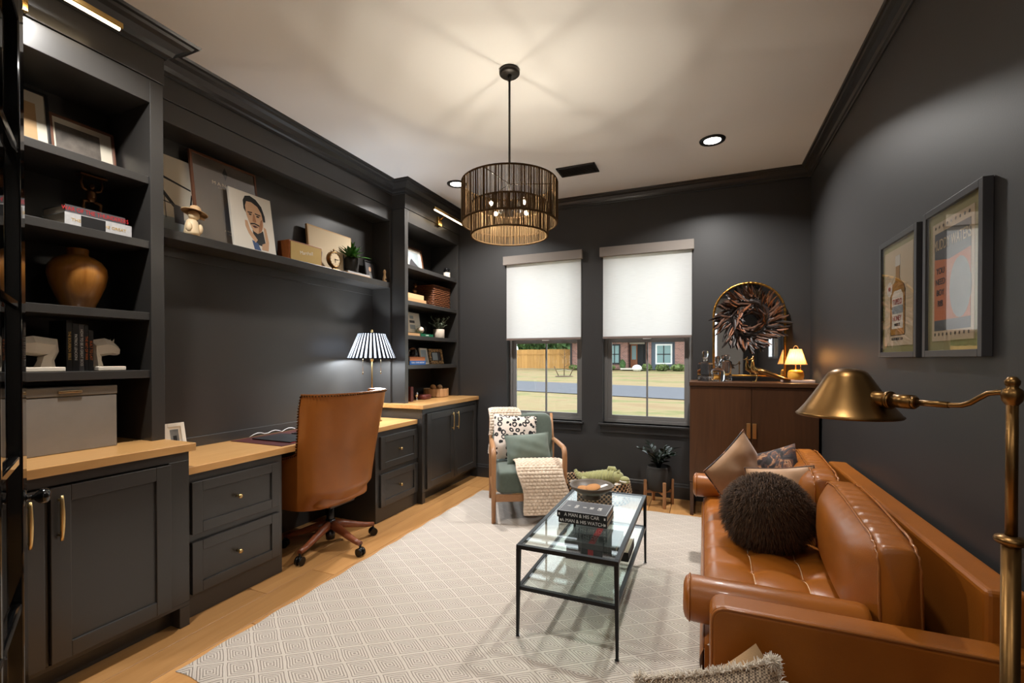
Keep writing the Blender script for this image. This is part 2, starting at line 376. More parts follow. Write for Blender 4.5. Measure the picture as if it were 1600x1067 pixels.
# grass, brick, spotted and knitted cloths
t = NT('lawn'); v = t.coords(); v1 = t.coords((.35, 1, 1)); n1 = t.noise(v1, .55, 8, .72); n2 = t.noise(v, 14, 4, .7)
c = t.ramp(n1, [(.38, S(146, 120, 84)), (.50, S(158, 140, 100)), (.57, S(112, 122, 64)), (.68, S(150, 132, 94))]); c = t.mix(t.math('MULTIPLY', n2, .4), c, S(146, 124, 92)); t.set(Base_Color=c, Roughness=.95); t.bump(n2, .5, .05); MATS['lawn'] = t.m
t = NT('brick_wall'); tc = t.add('ShaderNodeTexCoord'); sp = t.add('ShaderNodeSeparateXYZ'); t.link(tc.outputs['Object'], sp.inputs[0]); cb = t.add('ShaderNodeCombineXYZ'); t.link(sp.outputs[0], cb.inputs[0]); t.link(sp.outputs[2], cb.inputs[1])
br = t.add('ShaderNodeTexBrick'); br.inputs['Scale'].default_value = 2.2; br.inputs['Color1'].default_value = S(162, 116, 104); br.inputs['Color2'].default_value = S(130, 94, 86); br.inputs['Mortar'].default_value = S(158, 148, 142); br.inputs['Mortar Size'].default_value = .015
t.link(cb.outputs[0], br.inputs['Vector']); t.set(Base_Color=br.outputs['Color'], Roughness=.9); MATS['brick_wall'] = t.m
t = NT('leopard'); v = t.coords((1, 1, 1)); n = t.add('ShaderNodeTexVoronoi'); n.inputs['Scale'].default_value = 19; n.inputs['Randomness'].default_value = .7; wb = t.add('ShaderNodeTexNoise'); wb.inputs['Scale'].default_value = 30; t.link(v, wb.inputs[0])
ad = t.add('ShaderNodeVectorMath', operation='MULTIPLY_ADD'); ad.inputs[1].default_value = (.022, .022, .022); t.link(wb.outputs['Color'], ad.inputs[0]); t.link(v, ad.inputs[2]); t.link(ad.outputs[0], n.inputs['Vector'])
d = n.outputs['Distance']; ringm = t.math('LESS_THAN', t.math('ABSOLUTE', t.math('SUBTRACT', d, .33)), .12); gap = t.math('GREATER_THAN', t.noise(v, 26, 1), .30)
t.set(Base_Color=t.mix(t.math('MULTIPLY', ringm, gap), S(222, 208, 196), S(26, 24, 26)), Roughness=.85); MATS['leopard'] = t.m
t = NT('knit'); v = t.coords(); t.set(Base_Color=t.ramp(t.noise(v, 30, 3), [(.3, S(200, 178, 156)), (.7, S(226, 208, 188))]), Roughness=.95); t.b.inputs['Sheen Weight'].default_value = .3; t.bump(t.noise(v, 300, 3), .3, .003); MATS['knit'] = t.m
t = NT('basket_weave'); tc = t.add('ShaderNodeTexCoord'); sp = t.add('ShaderNodeSeparateXYZ'); t.link(tc.outputs['Object'], sp.inputs[0]); an = t.math('ARCTAN2', sp.outputs[1], sp.outputs[0])
a1 = t.math('FRACT', t.math('MULTIPLY', an, 7.0)); z1 = t.math('FLOOR', t.math('MULTIPLY', sp.outputs[2], 46.5)); a2 = t.math('FRACT', t.math('ADD', a1, t.math('MULTIPLY', z1, .5)))
t.set(Base_Color=t.mix(t.math('GREATER_THAN', a2, .5), S(206, 172, 136), S(24, 20, 20)), Roughness=.85); MATS['basket_weave'] = t.m
t = NT('woven_tweed'); v = t.coords(); ck = t.add('ShaderNodeTexChecker'); ck.inputs['Scale'].default_value = 190; ck.inputs['Color1'].default_value = S(214, 194, 166); ck.inputs['Color2'].default_value = S(78, 66, 58); t.link(v, ck.inputs[0])
t.set(Base_Color=t.mix(t.math('MULTIPLY', t.noise(v, 20, 3), .6), ck.outputs[0], S(150, 130, 110)), Roughness=.95); t.bump(t.noise(v, 180, 2), .6, .003); MATS['woven_tweed'] = t.m
t = NT('print_dark'); v = t.coords(); n = t.noise(v, 13, 4, .6, 1.5); t.set(Base_Color=t.ramp(n, [(.40, S(40, 34, 34)), (.50, S(70, 62, 66)), (.56, S(120, 74, 50)), (.62, S(196, 150, 112)), (.66, S(52, 44, 42))]), Roughness=.65); MATS['print_dark'] = t.m
t = NT('leopard_small'); v = t.coords(); n = t.add('ShaderNodeTexVoronoi'); n.inputs['Scale'].default_value = 55; t.link(v, n.inputs['Vector']); t.set(Base_Color=t.mix(t.math('LESS_THAN', n.outputs['Distance'], .42), S(176, 136, 88), S(40, 30, 24)), Roughness=.5); MATS['leopard_small'] = t.m

# ------------------------------------------------------------------ room shell
XL, XR, YB, YF, ZC = -3.03, .863, 4.71, .30, 3.05
WIN = ((-2.05, -1.185), (-.965, -.10)); WZ0, WZ1 = .70, 2.50
fl = struct(MB().box(XL - .1, XR + .1, YF - .12, YB + .15, -.06, -.022).build('floor', 'oak_floor'))
rowx = XL - .05; k = 0
pm = {}
while rowx < XR + .02:                                              # boards run with the length of the room
    x1 = min(rowx + .187, XR + .03); y = YF - .12 - (k * .77) % 1.9
    while y < YB:
        L = random.choice((1.5, 1.7, 1.9, 2.1)); y0 = max(y, YF - .12); y1 = min(y + L, YB + .02)
        if y1 - y0 > .02:
            MB().box(rowx + .0016, x1 - .0016, y0 + .0016, y1 - .0016, -.022, 0).build('plank', 'oak_floor', fl, bev=.0015, seg=1)
        y += L
    rowx += .187; k += 1
struct(MB().box(XL - .1, XR + .1, YF - .12, YB + .15, ZC, ZC + .1).build('ceiling', 'ceiling_paint'))
struct(MB().box(XL - .12, XL, YF - .12, YB + .15, 0, ZC).build('wall_left', 'wall_paint'))
struct(MB().box(XR, XR + .12, YF - .12, YB + .15, 0, ZC).build('wall_right', 'wall_paint'))
b = MB(); xs = [XL] + [q for w_ in WIN for q in w_] + [XR]
b.box(XL, XR, YB, YB + .15, 0, WZ0).box(XL, XR, YB, YB + .15, WZ1, ZC)
for i in (0, 2, 4): b.box(xs[i], xs[i + 1], YB, YB + .15, WZ0, WZ1)
struct(b.build('wall_back', 'wall_paint'))
DO = (-1.16, .64)
b = MB(); b.box(XL, DO[0], YF - .12, YF, 0, ZC).box(DO[1], XR, YF - .12, YF, 0, ZC).box(DO[0], DO[1], YF - .12, YF, 2.45, ZC)
struct(b.build('wall_front', 'wall_paint'))
# foyer behind the open double doors: pale walls, its end open to the daylight of the entry
b = MB(); b.box(-2.3, 1.9, -3.2, YF - .12, -.06, 0); struct(b.build('floor_foyer', 'oak_floor'))
struct(MB().box(-2.3, 1.9, -3.2, YF - .12, ZC, ZC + .1).build('ceiling_foyer', 'ceiling_paint'))
struct(MB().box(-2.42, -2.3, -3.2, YF - .12, 0, ZC).build('wall_foyer_left', 'foyer_paint')); struct(MB().box(1.9, 2.02, -3.2, YF - .12, 0, ZC).build('wall_foyer_right', 'foyer_paint'))
b = MB().box(-2.3, -1.2, -3.32, -3.2, 0, ZC).box(-.8, .12, -3.32, -3.2, 0, ZC).box(.30, 1.9, -3.32, -3.2, 0, ZC).box(-1.2, -.8, -3.32, -3.2, 0, ZC).box(.12, .30, -3.32, -3.2, 2.5, ZC).box(.12, .30, -3.32, -3.2, 0, 1.2); struct(b.build('wall_foyer_front', 'foyer_paint'))
# crown: cabinets on the left wall step in and out, plain walls elsewhere
CR = [(0, ZC - .10), (.012, ZC - .10), (.016, ZC - .088), (.03, ZC - .082), (.04, ZC - .06), (.066, ZC - .036), (.092, ZC - .026), (.10, ZC - .014), (.118, ZC - .012), (.125, ZC), (0, ZC)]
BX, NX = -2.65, -2.80
NY0, NY1, FY0 = .43, 1.518, 3.637
struct(MB().molding([(BX, YF), (BX, NY1), (NX, NY1), (NX, FY0), (BX, FY0), (BX, YB)], CR, -1).build('trim_1', 'trim_paint'))
CR2 = [(a * .68, ZC - (ZC - z) * .9) for a, z in CR]
struct(MB().molding([(BX + .02, YB), (XR, YB), (XR, YF)], CR2, -1).build('trim_2', 'trim_paint'))
BB = [(0, 0), (.016, 0), (.016, .115), (.012, .125), (.010, .14), (.004, .15), (0, .15)]
struct(MB().molding([(-2.5, YB), (XR, YB)], BB, -1).build('baseboard_back', 'trim_paint')); struct(MB().molding([(XR, YB), (XR, YF)], BB, -1).build('baseboard_right', 'trim_paint'))
# windows
for i, (x0, x1) in enumerate(WIN):
    w = bpy.data.objects.new('window_%d' % (i + 1), None); col.objects.link(w); w.location = ((x0 + x1) / 2, YB + .09, WZ0); struct(w)
    ROOT[w.name] = Matrix.Translation(w.location).inverted()
    ya, yb = YB + .085, YB + .14; fw = .035; zm = 1.575
    def ring(b, a0, a1, c0, c1, f, y0, y1):
        b.box(a0, a0 + f, y0, y1, c0, c1).box(a1 - f, a1, y0, y1, c0, c1).box(a0 + f, a1 - f, y0, y1, c0, c0 + f).box(a0 + f, a1 - f, y0, y1, c1 - f, c1); return b
    ring(MB(), x0, x1, WZ0, WZ1, fw, ya, yb).build('window_frame', 'window_frame', w, bev=.003)
    s1 = ring(MB(), x0 + fw, x1 - fw, WZ0 + fw, zm, .042, ya + .012, yb - .02).build('sash', 'window_frame', w, bev=.003)
    MB().box(x0 + .07, x1 - .07, ya + .026, ya + .03, WZ0 + .07, zm - .04).build('pane', 'pane_glass', s1)
    MB().box((x0 + x1) / 2 - .008, (x0 + x1) / 2 + .008, ya + .018, ya + .04, WZ0 + .075, zm - .04).build('muntin', 'window_frame', s1)
    MB().box((x0 + x1) / 2 - .04, (x0 + x1) / 2 + .04, ya - .006, ya + .02, zm - .012, zm + .006).build('latch', 'vinyl_white', s1, bev=.002)
    s2 = ring(MB(), x0 + fw, x1 - fw, zm - .04, WZ1 - fw, .036, yb - .018, yb).build('sash', 'window_frame', w, bev=.003)
    MB().box(x0 + .07, x1 - .07, yb - .011, yb - .007, zm, WZ1 - .07).build('pane', 'pane_glass', s2)
    MB().box((x0 + x1) / 2 - .008, (x0 + x1) / 2 + .008, yb - .018, yb - .001, zm, WZ1 - .07).build('muntin', 'window_frame', s2)
    MB().box(x0 - .04, x1 + .02, YB - .035, YB + .09, WZ0 - .022, WZ0).build('window_sill', 'trim_paint', w, bev=.004)
    MB().box(x0 - .02, x1, YB - .016, YB, WZ0 - .095, WZ0 - .022).build('window_apron', 'trim_paint', w, bev=.004)
    lab = ('white roller blind half lowered over the window beside the armchair', 'white roller blind half lowered over the window beside the bar cabinet')[i]
    t_ = thing('roller_blind', lab, 'blind', ((x0 + x1) / 2, YB - .012, 1.58), group='roller blinds')
    MB().box(x0 - .025, x1 + .012, YB - .05, YB - .002, 2.41, 2.505).build('valance', 'valance', t_, bev=.003)
    MB().box(x0 + .005, x1 - .008, YB - .013, YB - .0115, 1.59, 2.42).build('cloth', 'blind_cloth', t_)
    MB().box(x0 + .005, x1 - .008, YB - .022, YB - .004, 1.568, 1.592).build('bottom_rail', 'rail_taupe', t_, bev=.003)
# open double door leaf seen edge on at the left
dd = bpy.data.objects.new('door_1', None); col.objects.link(dd); dd.location = (-1.172, .333, 0); ang = math.atan2(.43, -.90); dd.rotation_euler = (0, 0, ang); struct(dd)
ROOT[dd.name] = (Matrix.Translation(dd.location) @ Euler(dd.rotation_euler).to_matrix().to_4x4()).inverted()
DW = .805
b = MB().box(0, .085, -.02, .02, .01, 2.43).box(DW - .085, DW, -.02, .02, .01, 2.43).box(.085, DW - .085, -.02, .02, .01, .24).box(.085, DW - .085, -.02, .02, 2.33, 2.43)
b.build('door_frame', 'black_gloss', dd, w=False, bev=.004)
zs = [.24, .645, 1.07, 1.515, 1.96, 2.33]
for z in zs[1:-1]: MB().box(.085, DW - .085, -.016, .016, z - .014, z + .014).build('muntin', 'black_gloss', dd, w=False, bev=.006)
MB().box(DW / 2 - .014, DW / 2 + .014, -.016, .016, .24, 2.33).build('muntin', 'black_gloss', dd, w=False, bev=.006)
for z0, z1 in zip(zs, zs[1:]):
    for a0, a1 in ((.085, DW / 2 - .014), (DW / 2 + .014, DW - .085)): MB().box(a0, a1, -.003, .003, z0, z1).build('pane', 'dark_glass', dd, w=False)
for sg in (-1, 1):
    k_ = MB(); mm = Matrix.Translation((DW - .055, 0, .95)) @ Matrix.Scale(.78, 4) @ Matrix.Rotation(R(-90 * sg), 4, 'X')
    k_.lathe([(.0, .02), (.032, .02), (.032, .027), (.02, .03), (.011, .034), (.010, .05), (.018, .056), (.027, .066), (.029, .076), (.026, .088), (.014, .096), (0, .097)], n=24, m=mm).build('door_knob', 'black_gloss', dd, w=False)

for i, x in enumerate((-1.4, .2, 1.4)):  # unseen fixtures, added to brighten the room through the doorway
    t_ = thing('foyer_fill_light', ('added foyer fill light behind the open door', 'added foyer fill light in the middle of the foyer', 'added foyer fill light at the poster wall side of the foyer')[i], 'ceiling light', (x, -1.3, ZC - .03), group='added foyer fill lights')
    MB().lathe([(.16, .03), (.17, .01), (.16, -.01)], (x, -1.3, ZC - .03), 30).build('rim', 'dark_bronze', t_); MB().disc((x, -1.3, ZC - .036), .158, 30, up=False).build('diffuser', 'can_lens', t_)
    area_light('foyer_fill_lamp', (0, 0, -.02), (0, 0, 0), .3, 8, (1, .94, .86), t_)
# ------------------------------------------------------------------ built-in cabinets along the left wall
CP = 'cabinet_paint'
def shaker(parent, x, y0, y1, z0, z1, name='door', fw=.065, th=.02):
    b = MB().box(x - th, x, y0, y0 + fw, z0, z1).box(x - th, x, y1 - fw, y1, z0, z1).box(x - th, x, y0 + fw, y1 - fw, z0, z0 + fw).box(x - th, x, y0 + fw, y1 - fw, z1 - fw, z1)
    d = b.build(name, CP, parent, bev=.0025)
    MB().box(x - th, x - .011, y0 + fw - .004, y1 - fw + .004, z0 + fw - .004, z1 - fw + .004).build('panel', CP, d)
    return d
def bow_handle(parent, x, y, z0, z1):
    b = MB(); pts = []
    for i in range(11):
        q = i / 10; pts.append((x + .022 + .006 * math.sin(q * math.pi), y, z0 + (z1 - z0) * q))
    b.tube(pts, [(.005, .006 + .003 * math.sin(math.pi * i / 10)) for i in range(11)], 8)
    b.cyl((x, y, z0 + .02), (x + .022, y, z0 + .02), .005, n=10).cyl((x, y, z1 - .02), (x + .022, y, z1 - .02), .005, n=10)
    return b.build('handle', 'brass', parent)
def knob(parent, x, y, z):
    m = Matrix.Translation((x, y, z)) @ Matrix.Rotation(R(90), 4, 'Y')
    return MB().lathe([(0, 0), (.008, 0), (.006, .006), (.005, .014), (.010, .018), (.0135, .024), (.0125, .031), (.006, .035), (0, .0355)], n=18, m=m).build('knob', 'brass', parent)
def base_unit(label, y0, y1, legs, doors, handles):
    t_ = thing('base_cabinet', label, 'cabinet', ((XL - 2.43) / 2, (y0 + y1) / 2, 0), group='built-in base cabinets')
    x = -2.425
    b = MB().box(XL, x - .02, y0, y1, .105, .892).box(XL, x - .075, y0, y1, 0, .105)
    b.build('carcass', CP, t_, bev=.002)
    f = MB()
    ys = sorted([y0] + [q for d in doors for q in d] + [y1])
    f.box(x - .02, x, y0, y1, .846, .892).box(x - .02, x, y0, y1, .105, .125)
    for a, c in zip(ys[0::2], ys[1::2]):
        if c - a > .001: f.box(x - .02, x, a, c, .125, .846)
    f.build('face_frame', CP, t_, bev=.002)
    for a, c in legs: MB().box(x - .09, x, a, c, 0, .105).build('foot', CP, t_, bev=.003)
    for (a, c), h in zip(doors, handles):
        d = shaker(t_, x + .02, a, c, .13, .842); bow_handle(d, x + .02, h, .628, .81)
    return t_
base_unit('dark base cabinet with two brass-handled doors under the wooden vase shelves', NY0 - .12, 1.50, [(1.452, 1.50)], [(.49, .938), (.956, 1.404)], [.888, .982])
base_unit('dark base cabinet with two brass-handled doors nearest the windows', 3.592, YB - .018, [(3.592, 3.64)], [(3.648, 4.152), (4.158, 4.655)], [4.105, 4.205])
def counter(label, x0, x1, y0, y1, z0, z1, name='countertop'):
    o = MB().box(x0, x1, y0, y1, z0, z1).build(name, 'maple_top', bev=.003); return tag(o, label, 'countertop')
counter('butcher block countertop carrying the large grey box', XL, -2.40, YF, 1.521, .892, .932)
counter('butcher block countertop carrying the slatted wooden bowl by the windows', XL, -2.40, 3.572, YB, .892, .932)
o = MB().box(XL, -2.462, 1.501, 3.571, .757, .797).build('desktop', 'maple_top', bev=.003); tag(o, 'long maple desk top built in between the two base cabinets', 'desk')
def drawer_unit(label, y0, y1, d0, d1, ky):
    t_ = thing('drawer_unit', label, 'drawers', ((XL - 2.48) / 2, (y0 + y1) / 2, 0), group='desk drawer units')
    x = -2.485
    MB().box(XL, x, y0, y1, 0, .757).build('carcass', CP, t_, bev=.002)
    for z0, z1 in ((.12, .395), (.436, .712)):
        d = shaker(t_, x + .02, d0, d1, z0, z1, 'drawer', .055); knob(d, x + .011, ky, (z0 + z1) / 2)
drawer_unit('two-drawer unit with brass knobs on the near side of the desk chair', 1.501, 2.105, 1.54, 2.072, 1.797)
drawer_unit('two-drawer unit with brass knobs on the far side of the desk chair', 3.006, 3.591, 3.052, 3.578, 3.31)
def bookcase(label, y0, y1, shelves, yi0, yi1, frontw):
    t_ = thing('bookcase', label, 'bookcase', ((XL + BX) / 2, (y0 + y1) / 2, .932), group='built-in bookcases')
    MB().box(XL, XL + .012, y0, y1, .932, 2.95).build('back_panel', CP, t_)
    for a, c in ((y0, yi0), (yi1, y1)): MB().box(XL + .012, BX, a, c, .932, 2.81).build('side_panel', CP, t_, bev=.002)
    MB().box(XL + .012, BX, yi0, yi1, 2.69, 2.81).build('header', CP, t_, bev=.002)
    MB().box(XL + .012, BX + .004, y0, y1 + (.004 if y1 < 3 else 0), 2.814, 2.955).build('frieze', CP, t_, bev=.002)
    for z in shelves: MB().box(XL + .012, BX - .012, yi0, yi1, z - .04, z).build('shelf', CP, t_, bev=.002)
    return t_
SH_N = (1.303, 1.603, 1.975, 2.31); SH_F = (1.302, 1.595, 1.935, 2.29)
bookcase('tall dark bookcase holding the round wooden vase', YF, NY1, SH_N, .49, 1.455, .06)
bookcase('tall dark bookcase holding the brown wicker basket by the windows', FY0, YB, SH_F, 3.69, 4.655, .05)
# niche between: back panel, picture shelf, header
t_ = thing('desk_niche', 'dark panelled niche surround behind the desk, between the bookcases', 'panelling', (XL, (NY1 + FY0) / 2, .797))
b = MB().box(XL, XL + .012, NY1, FY0, .797, 2.95); b.build('back_panel', CP, t_)
for za, zb_ in ((.797, .86), (1.985, 2.046)): MB().box(XL + .012, XL + .022, NY1 + .03, FY0 - .03, za, zb_).build('panel_rail', CP, t_, bev=.002)
for a, c in ((NY1 + .0005, NY1 + .03), (FY0 - .03, FY0 - .0005)): MB().box(XL + .012, NX, a, c, .797, 2.70).build('side_panel', CP, t_, bev=.002)
MB().box(XL + .012, NX, NY1, FY0, 2.70, 2.82).build('header', CP, t_, bev=.002)
MB().box(XL + .012, NX + .004, NY1, FY0, 2.824, 2.955).build('frieze', CP, t_, bev=.002)
LS0, LS1 = NY1 + .03, FY0 - .03
MB().box(XL + .012, NX + .006, LS0, LS1, 2.046, 2.098).build('picture_shelf', CP, t_, bev=.002)
# ------------------------------------------------------------------ picture lights over the bookcases
def picture_light(label, yb0, yb1, ym, z):
    t_ = thing('picture_light', label, 'light', (BX + .004, ym, z - .02), group='brass picture lights')
    MB().box(BX + .004, BX + .03, ym - .035, ym + .035, z - .075, z + .02).build('mount', 'polished_brass', t_, bev=.003)
    MB().tube([(BX + .03, ym, z - .01), (BX + .09, ym, z + .03), (BX + .135, ym, z + .028)], .006, 8).build('arm', 'polished_brass', t_)
    MB().box(BX + .132, BX + .156, yb0, yb1, z + .004, z + .03).build('bar', 'polished_brass', t_, bev=.003)
    MB().tube([(BX + .143, yb0 + .01, z + .001), (BX + .143, yb1 - .01, z + .001)], .008, 10).build('led_strip', 'led_warm', t_)
picture_light('brass picture light glowing over the bookcase with the wooden vase', .64, 1.262, .95, 2.892)
picture_light('brass picture light glowing over the bookcase by the windows', 3.93, 4.568, 4.23, 2.868)
# ------------------------------------------------------------------ ceiling fixtures
def can(label, x, y, power=38):
    t_ = thing('recessed_light', label, 'ceiling light', (x, y, ZC - .004), group='recessed ceiling lights')
    MB().lathe([(.062, -.001), (.068, -.006), (.092, -.004), (.095, .004)], (x, y, ZC - .004), 36).build('trim_ring', 'black_metal', t_)
    MB().disc((x, y, ZC - .0035), .064, 30, up=False).build('lens', 'can_lens', t_)
    area_light('can_light', (0, 0, -.008), (0, 0, 0), .12, power, (1, .97, .93), t_, spread=140)
can('recessed ceiling light beside the woven chandelier', -2.2, 3.85); can('recessed ceiling light between the air vent and the right wall', .056, 3.85)
for x in (-2.2, .056): can('added recessed fill light near the doorway on the %s side' % ('bookcase' if x < -1 else 'poster wall'), x, 1.07, 26 if x < -1 else 6)  # this pair is out of view, added to light the near end
t_ = thing('air_vent', 'dark rectangular air vent set in the ceiling', 'vent', (-1.04, 3.98, ZC - .01))
b = MB(); x0, x1, y0, y1 = -1.215, -.868, 3.88, 4.08
b.box(x0, x1, y0, y0 + .02, ZC - .012, ZC - .001).box(x0, x1, y1 - .02, y1, ZC - .012, ZC - .001).box(x0, x0 + .02, y0, y1, ZC - .012, ZC - .001).box(x1 - .02, x1, y0, y1, ZC - .012, ZC - .001)
b.build('vent_frame', 'dark_bronze', t_, bev=.002); MB().box(x0 + .02, x1 - .02, y0 + .02, y1 - .02, ZC - .003, ZC - .001).build('backing', 'black_plastic', t_)
for i in range(9):
    y = y0 + .03 + i * .0175; MB().box(x0 + .02, x1 - .02, -.006, .006, -.0008, .0008, Matrix.Translation((0, y, ZC - .008)) @ Matrix.Rotation(R(40), 4, 'X')).build('slat', 'dark_bronze', t_)
# chandelier: two nested drums of dark twine
cx, cy = -1.053, 2.461
t_ = thing('chandelier', 'two-tier drum chandelier of dark twine with glowing bulbs', 'chandelier', (cx, cy, ZC))
MB().lathe([(0, -.03), (.052, -.03), (.06, -.022), (.06, -.001), (0, -.001)], (cx, cy, ZC), 32).build('canopy', 'dark_bronze', t_)
MB().cyl((cx, cy, ZC - .03), (cx, cy, 2.20), .0065, n=12).cyl((cx, cy, ZC - .06), (cx, cy, ZC - .03), .012, n=14).build('rod', 'dark_bronze', t_)
def drum(r, z0, z1, n, nm):
    b = MB()
    for z in (z0, z1): b.tube([(cx + r * math.cos(2 * math.pi * i / 48), cy + r * math.sin(2 * math.pi * i / 48), z) for i in range(48)], .0055, 8, closed=True)
    rg = b.build('drum_ring', 'dark_twine', t_)
    s_ = MB(); rs = random.Random(n)
    for i in range(n):
        a = 2 * math.pi * (i + rs.uniform(-.45, .45)) / n; w_ = rs.uniform(.0014, .0029); rr_ = r + rs.uniform(-.003, .004); da = rs.uniform(-.006, .006)
        s_.tube([(cx + rr_ * math.cos(a), cy + rr_ * math.sin(a), z0), (cx + rr_ * math.cos(a + da), cy + rr_ * math.sin(a + da), z1)], w_, 4, caps=False)
    s_.build(nm, 'dark_twine', t_, kind='stuff')
drum(.278, 2.155, 2.388, 300, 'twine_drum'); drum(.224, 2.083, 2.26, 240, 'twine_drum')
b = MB(); b.cyl((cx, cy, 2.20), (cx, cy, 2.28), .02, n=16)
for k in range(3):
    a = 2 * math.pi * k / 3 + .4; b.cyl((cx, cy, 2.385), (cx + .278 * math.cos(a), cy + .278 * math.sin(a), 2.388), .003, n=6)
b.build('spider', 'dark_bronze', t_)
for k in range(4):
    a = R(22.85 + 40) + k * math.pi / 2; dx, dy = math.cos(a), math.sin(a)
    arm = MB().cyl((cx, cy, 2.245), (cx + .06 * dx, cy + .06 * dy, 2.245), .006, n=8).cyl((cx + .05 * dx, cy + .05 * dy, 2.245), (cx + .088 * dx, cy + .088 * dy, 2.245), .013, n=12).build('arm', 'dark_bronze', t_)
    m = Matrix.Translation((cx + .088 * dx, cy + .088 * dy, 2.245)) @ Matrix.Rotation(a, 4, 'Z') @ Matrix.Rotation(R(90), 4, 'Y')
    bu = MB().lathe([(.012, 0), (.014, .01), (.024, .03), (.028, .048), (.024, .066), (.012, .078), (.001, .081)], n=18, m=m).build('bulb', 'bulb_glass', t_)
    MB().ball((cx + .132 * dx, cy + .132 * dy, 2.245), .0115, 10, 8).build('filament', 'filament', bu)
# ------------------------------------------------------------------ rug
b = MB(); rx0, rx1, ry0, ry1 = -2.115, .36, 1.245, 4.22
def rugf(u, v):
    e = .006 * math.sin(u * 57) * (1 if v in (0, 1) else 0); f = .006 * math.sin(v * 63) * (1 if u in (0, 1) else 0)
    edge = min(u, 1 - u, v, 1 - v)
    return (rx0 + (rx1 - rx0) * u + f, ry0 + (ry1 - ry0) * v + e, .012 if edge > .001 else .002)
b.grid(rugf, 80, 96)
o = b.build('area_rug', 'rug_weave'); tag(o, 'cream and taupe area rug woven in concentric diamonds', 'rug')
# ------------------------------------------------------------------ leather sofa along the right wall
SY0, SY1, SX0, SX1, AZ = 1.60, 3.60, .02, .842, .565
so = thing('leather_sofa', 'cognac leather sofa with tufted bench seat along the right wall', 'sofa', ((SX0 + SX1) / 2, (SY0 + SY1) / 2, 0))
LE = 'leather'
def rrect(x0, x1, z0, z1, r, n=5, corners=(1, 1, 1, 1)):
    pts = []
    for (px, pz, a0, on) in ((x1 - r, z1 - r, 0, corners[0]), (x0 + r, z1 - r, 90, corners[1]), (x0 + r, z0 + r, 180, corners[2]), (x1 - r, z0 + r, 270, corners[3])):
        if on:
            for i in range(n + 1): a = R(a0 + 90 * i / n); pts.append((px + r * math.cos(a), pz + r * math.sin(a)))
        else: pts.append((x1 if a0 in (0, 270) else x0, z1 if a0 in (0, 90) else z0))
    return pts
for s_, ya, yb in ((1, SY0, SY0 + .105), (-1, SY1 - .105, SY1)):
    ar = MB().prism(rrect(SX0, SX1, .14, AZ, .045, 5, (0, 1, 0, 0)), ya, yb, 'y').build('arm', LE, so, bev=.016, seg=3)
    yo = ya + .004 if s_ == 1 else yb - .004
    pts = [(SX0 + .006, yo, .15)] + [(x, yo, z) for x, z in reversed(rrect(SX0 + .006, SX1, .14, AZ - .006, .045, 5, (0, 1, 0, 0))[1:7])][::-1][::-1] + [(SX1 - .02, yo, AZ - .006)]
    MB().tube(pts, .0045, 6).build('piping', 'piping', ar)
MB().box(SX0 + .05, SX1, SY0 + .105, SY1 - .105, .14, .27).build('base_rail', LE, so, bev=.012)
MB().box(.738, SX1, SY0 + .106, SY1 - .106, .14, .705).build('back_frame', LE, so, bev=.016, seg=3)
for x in (SX0 + .07, SX1 - .07):
    for y in (SY0 + .08, SY1 - .08): MB().cyl((x, y, .14), (x, y, .013), .020, .013, 14).build('leg', 'walnut', so)
# tufted seat
cy0, cy1, cx0, cx1 = SY0 + .107, SY1 - .107, SX0 - .015, .60; NXc, NYc = 3, 9
def seatf(u, v):
    x = cx0 + (cx1 - cx0) * u; y = cy0 + (cy1 - cy0) * v
    a = u * NXc; c = v * NYc
    pu = abs(math.sin(math.pi * a)) ** .55; pv = abs(math.sin(math.pi * c)) ** .55
    bu = math.exp(-(((a - round(a)) / .22) ** 2 + ((c - round(c)) / .22) ** 2)) if 0 < round(a) < NXc and 0 < round(c) < NYc else 0
    z = .414 + .007 * (pu * pv) ** .7 + .005 * pu + .003 * pv - .018 * bu
    e = min(u * (cx1 - cx0), 1); ev = min(v, 1 - v) * (cy1 - cy0)
    if e < .05: z -= .035 * (1 - e / .05) ** 2
    if ev < .03: z -= .02 * (1 - ev / .03) ** 2
    return (x, y, z)
b = MB().grid(seatf, 64, 150)
def frontf(u, v):
    y = cy0 + (cy1 - cy0) * v; q = u
    zt = seatf(0, v)[2]; z = zt + (.255 - zt) * q; x = cx0 - .016 * math.sin(math.pi * q)
    return (x, y, z)
b.grid(frontf, 8, 60)
for yy in (cy0, cy1): b.add([(cx0, yy, .255), (cx1, yy, .255), (cx1, yy, .41), (cx0, yy, .37)], [(0, 1, 2, 3)])
st = b.build('seat_cushion', LE, so)
for k in range(1, NXc):
    MB().tube([tuple(Vector(seatf(k / NXc, j / 90)) + Vector((0, 0, .0005))) for j in range(91)], .0018, 4).build('seam', 'stitch', st)
for k in range(1, NYc):
    MB().tube([tuple(Vector(seatf(j / 40, k / NYc)) + Vector((0, 0, -.0005))) for j in range(41)], .0016, 4).build('seam', 'leather_dark', st)
MB().tube([tuple(Vector(seatf(0, j / 60)) + Vector((-.002, 0, 0))) for j in range(61)], .0035, 6).build('piping', 'leather_dark', st)
MB().tube([(cx0 - .003, cy0 + (cy1 - cy0) * j / 30, .262) for j in range(31)], .0035, 6).build('piping', 'leather_dark', st)
bt = MB()
for i in range(1, NXc):
    for k in range(1, NYc):
        p = seatf(i / NXc, k / NYc); bt.ball((p[0], p[1], p[2] + .002), (.009, .009, .004), 8, 6)
bt.build('tuft_buttons', LE, st, kind='stuff')
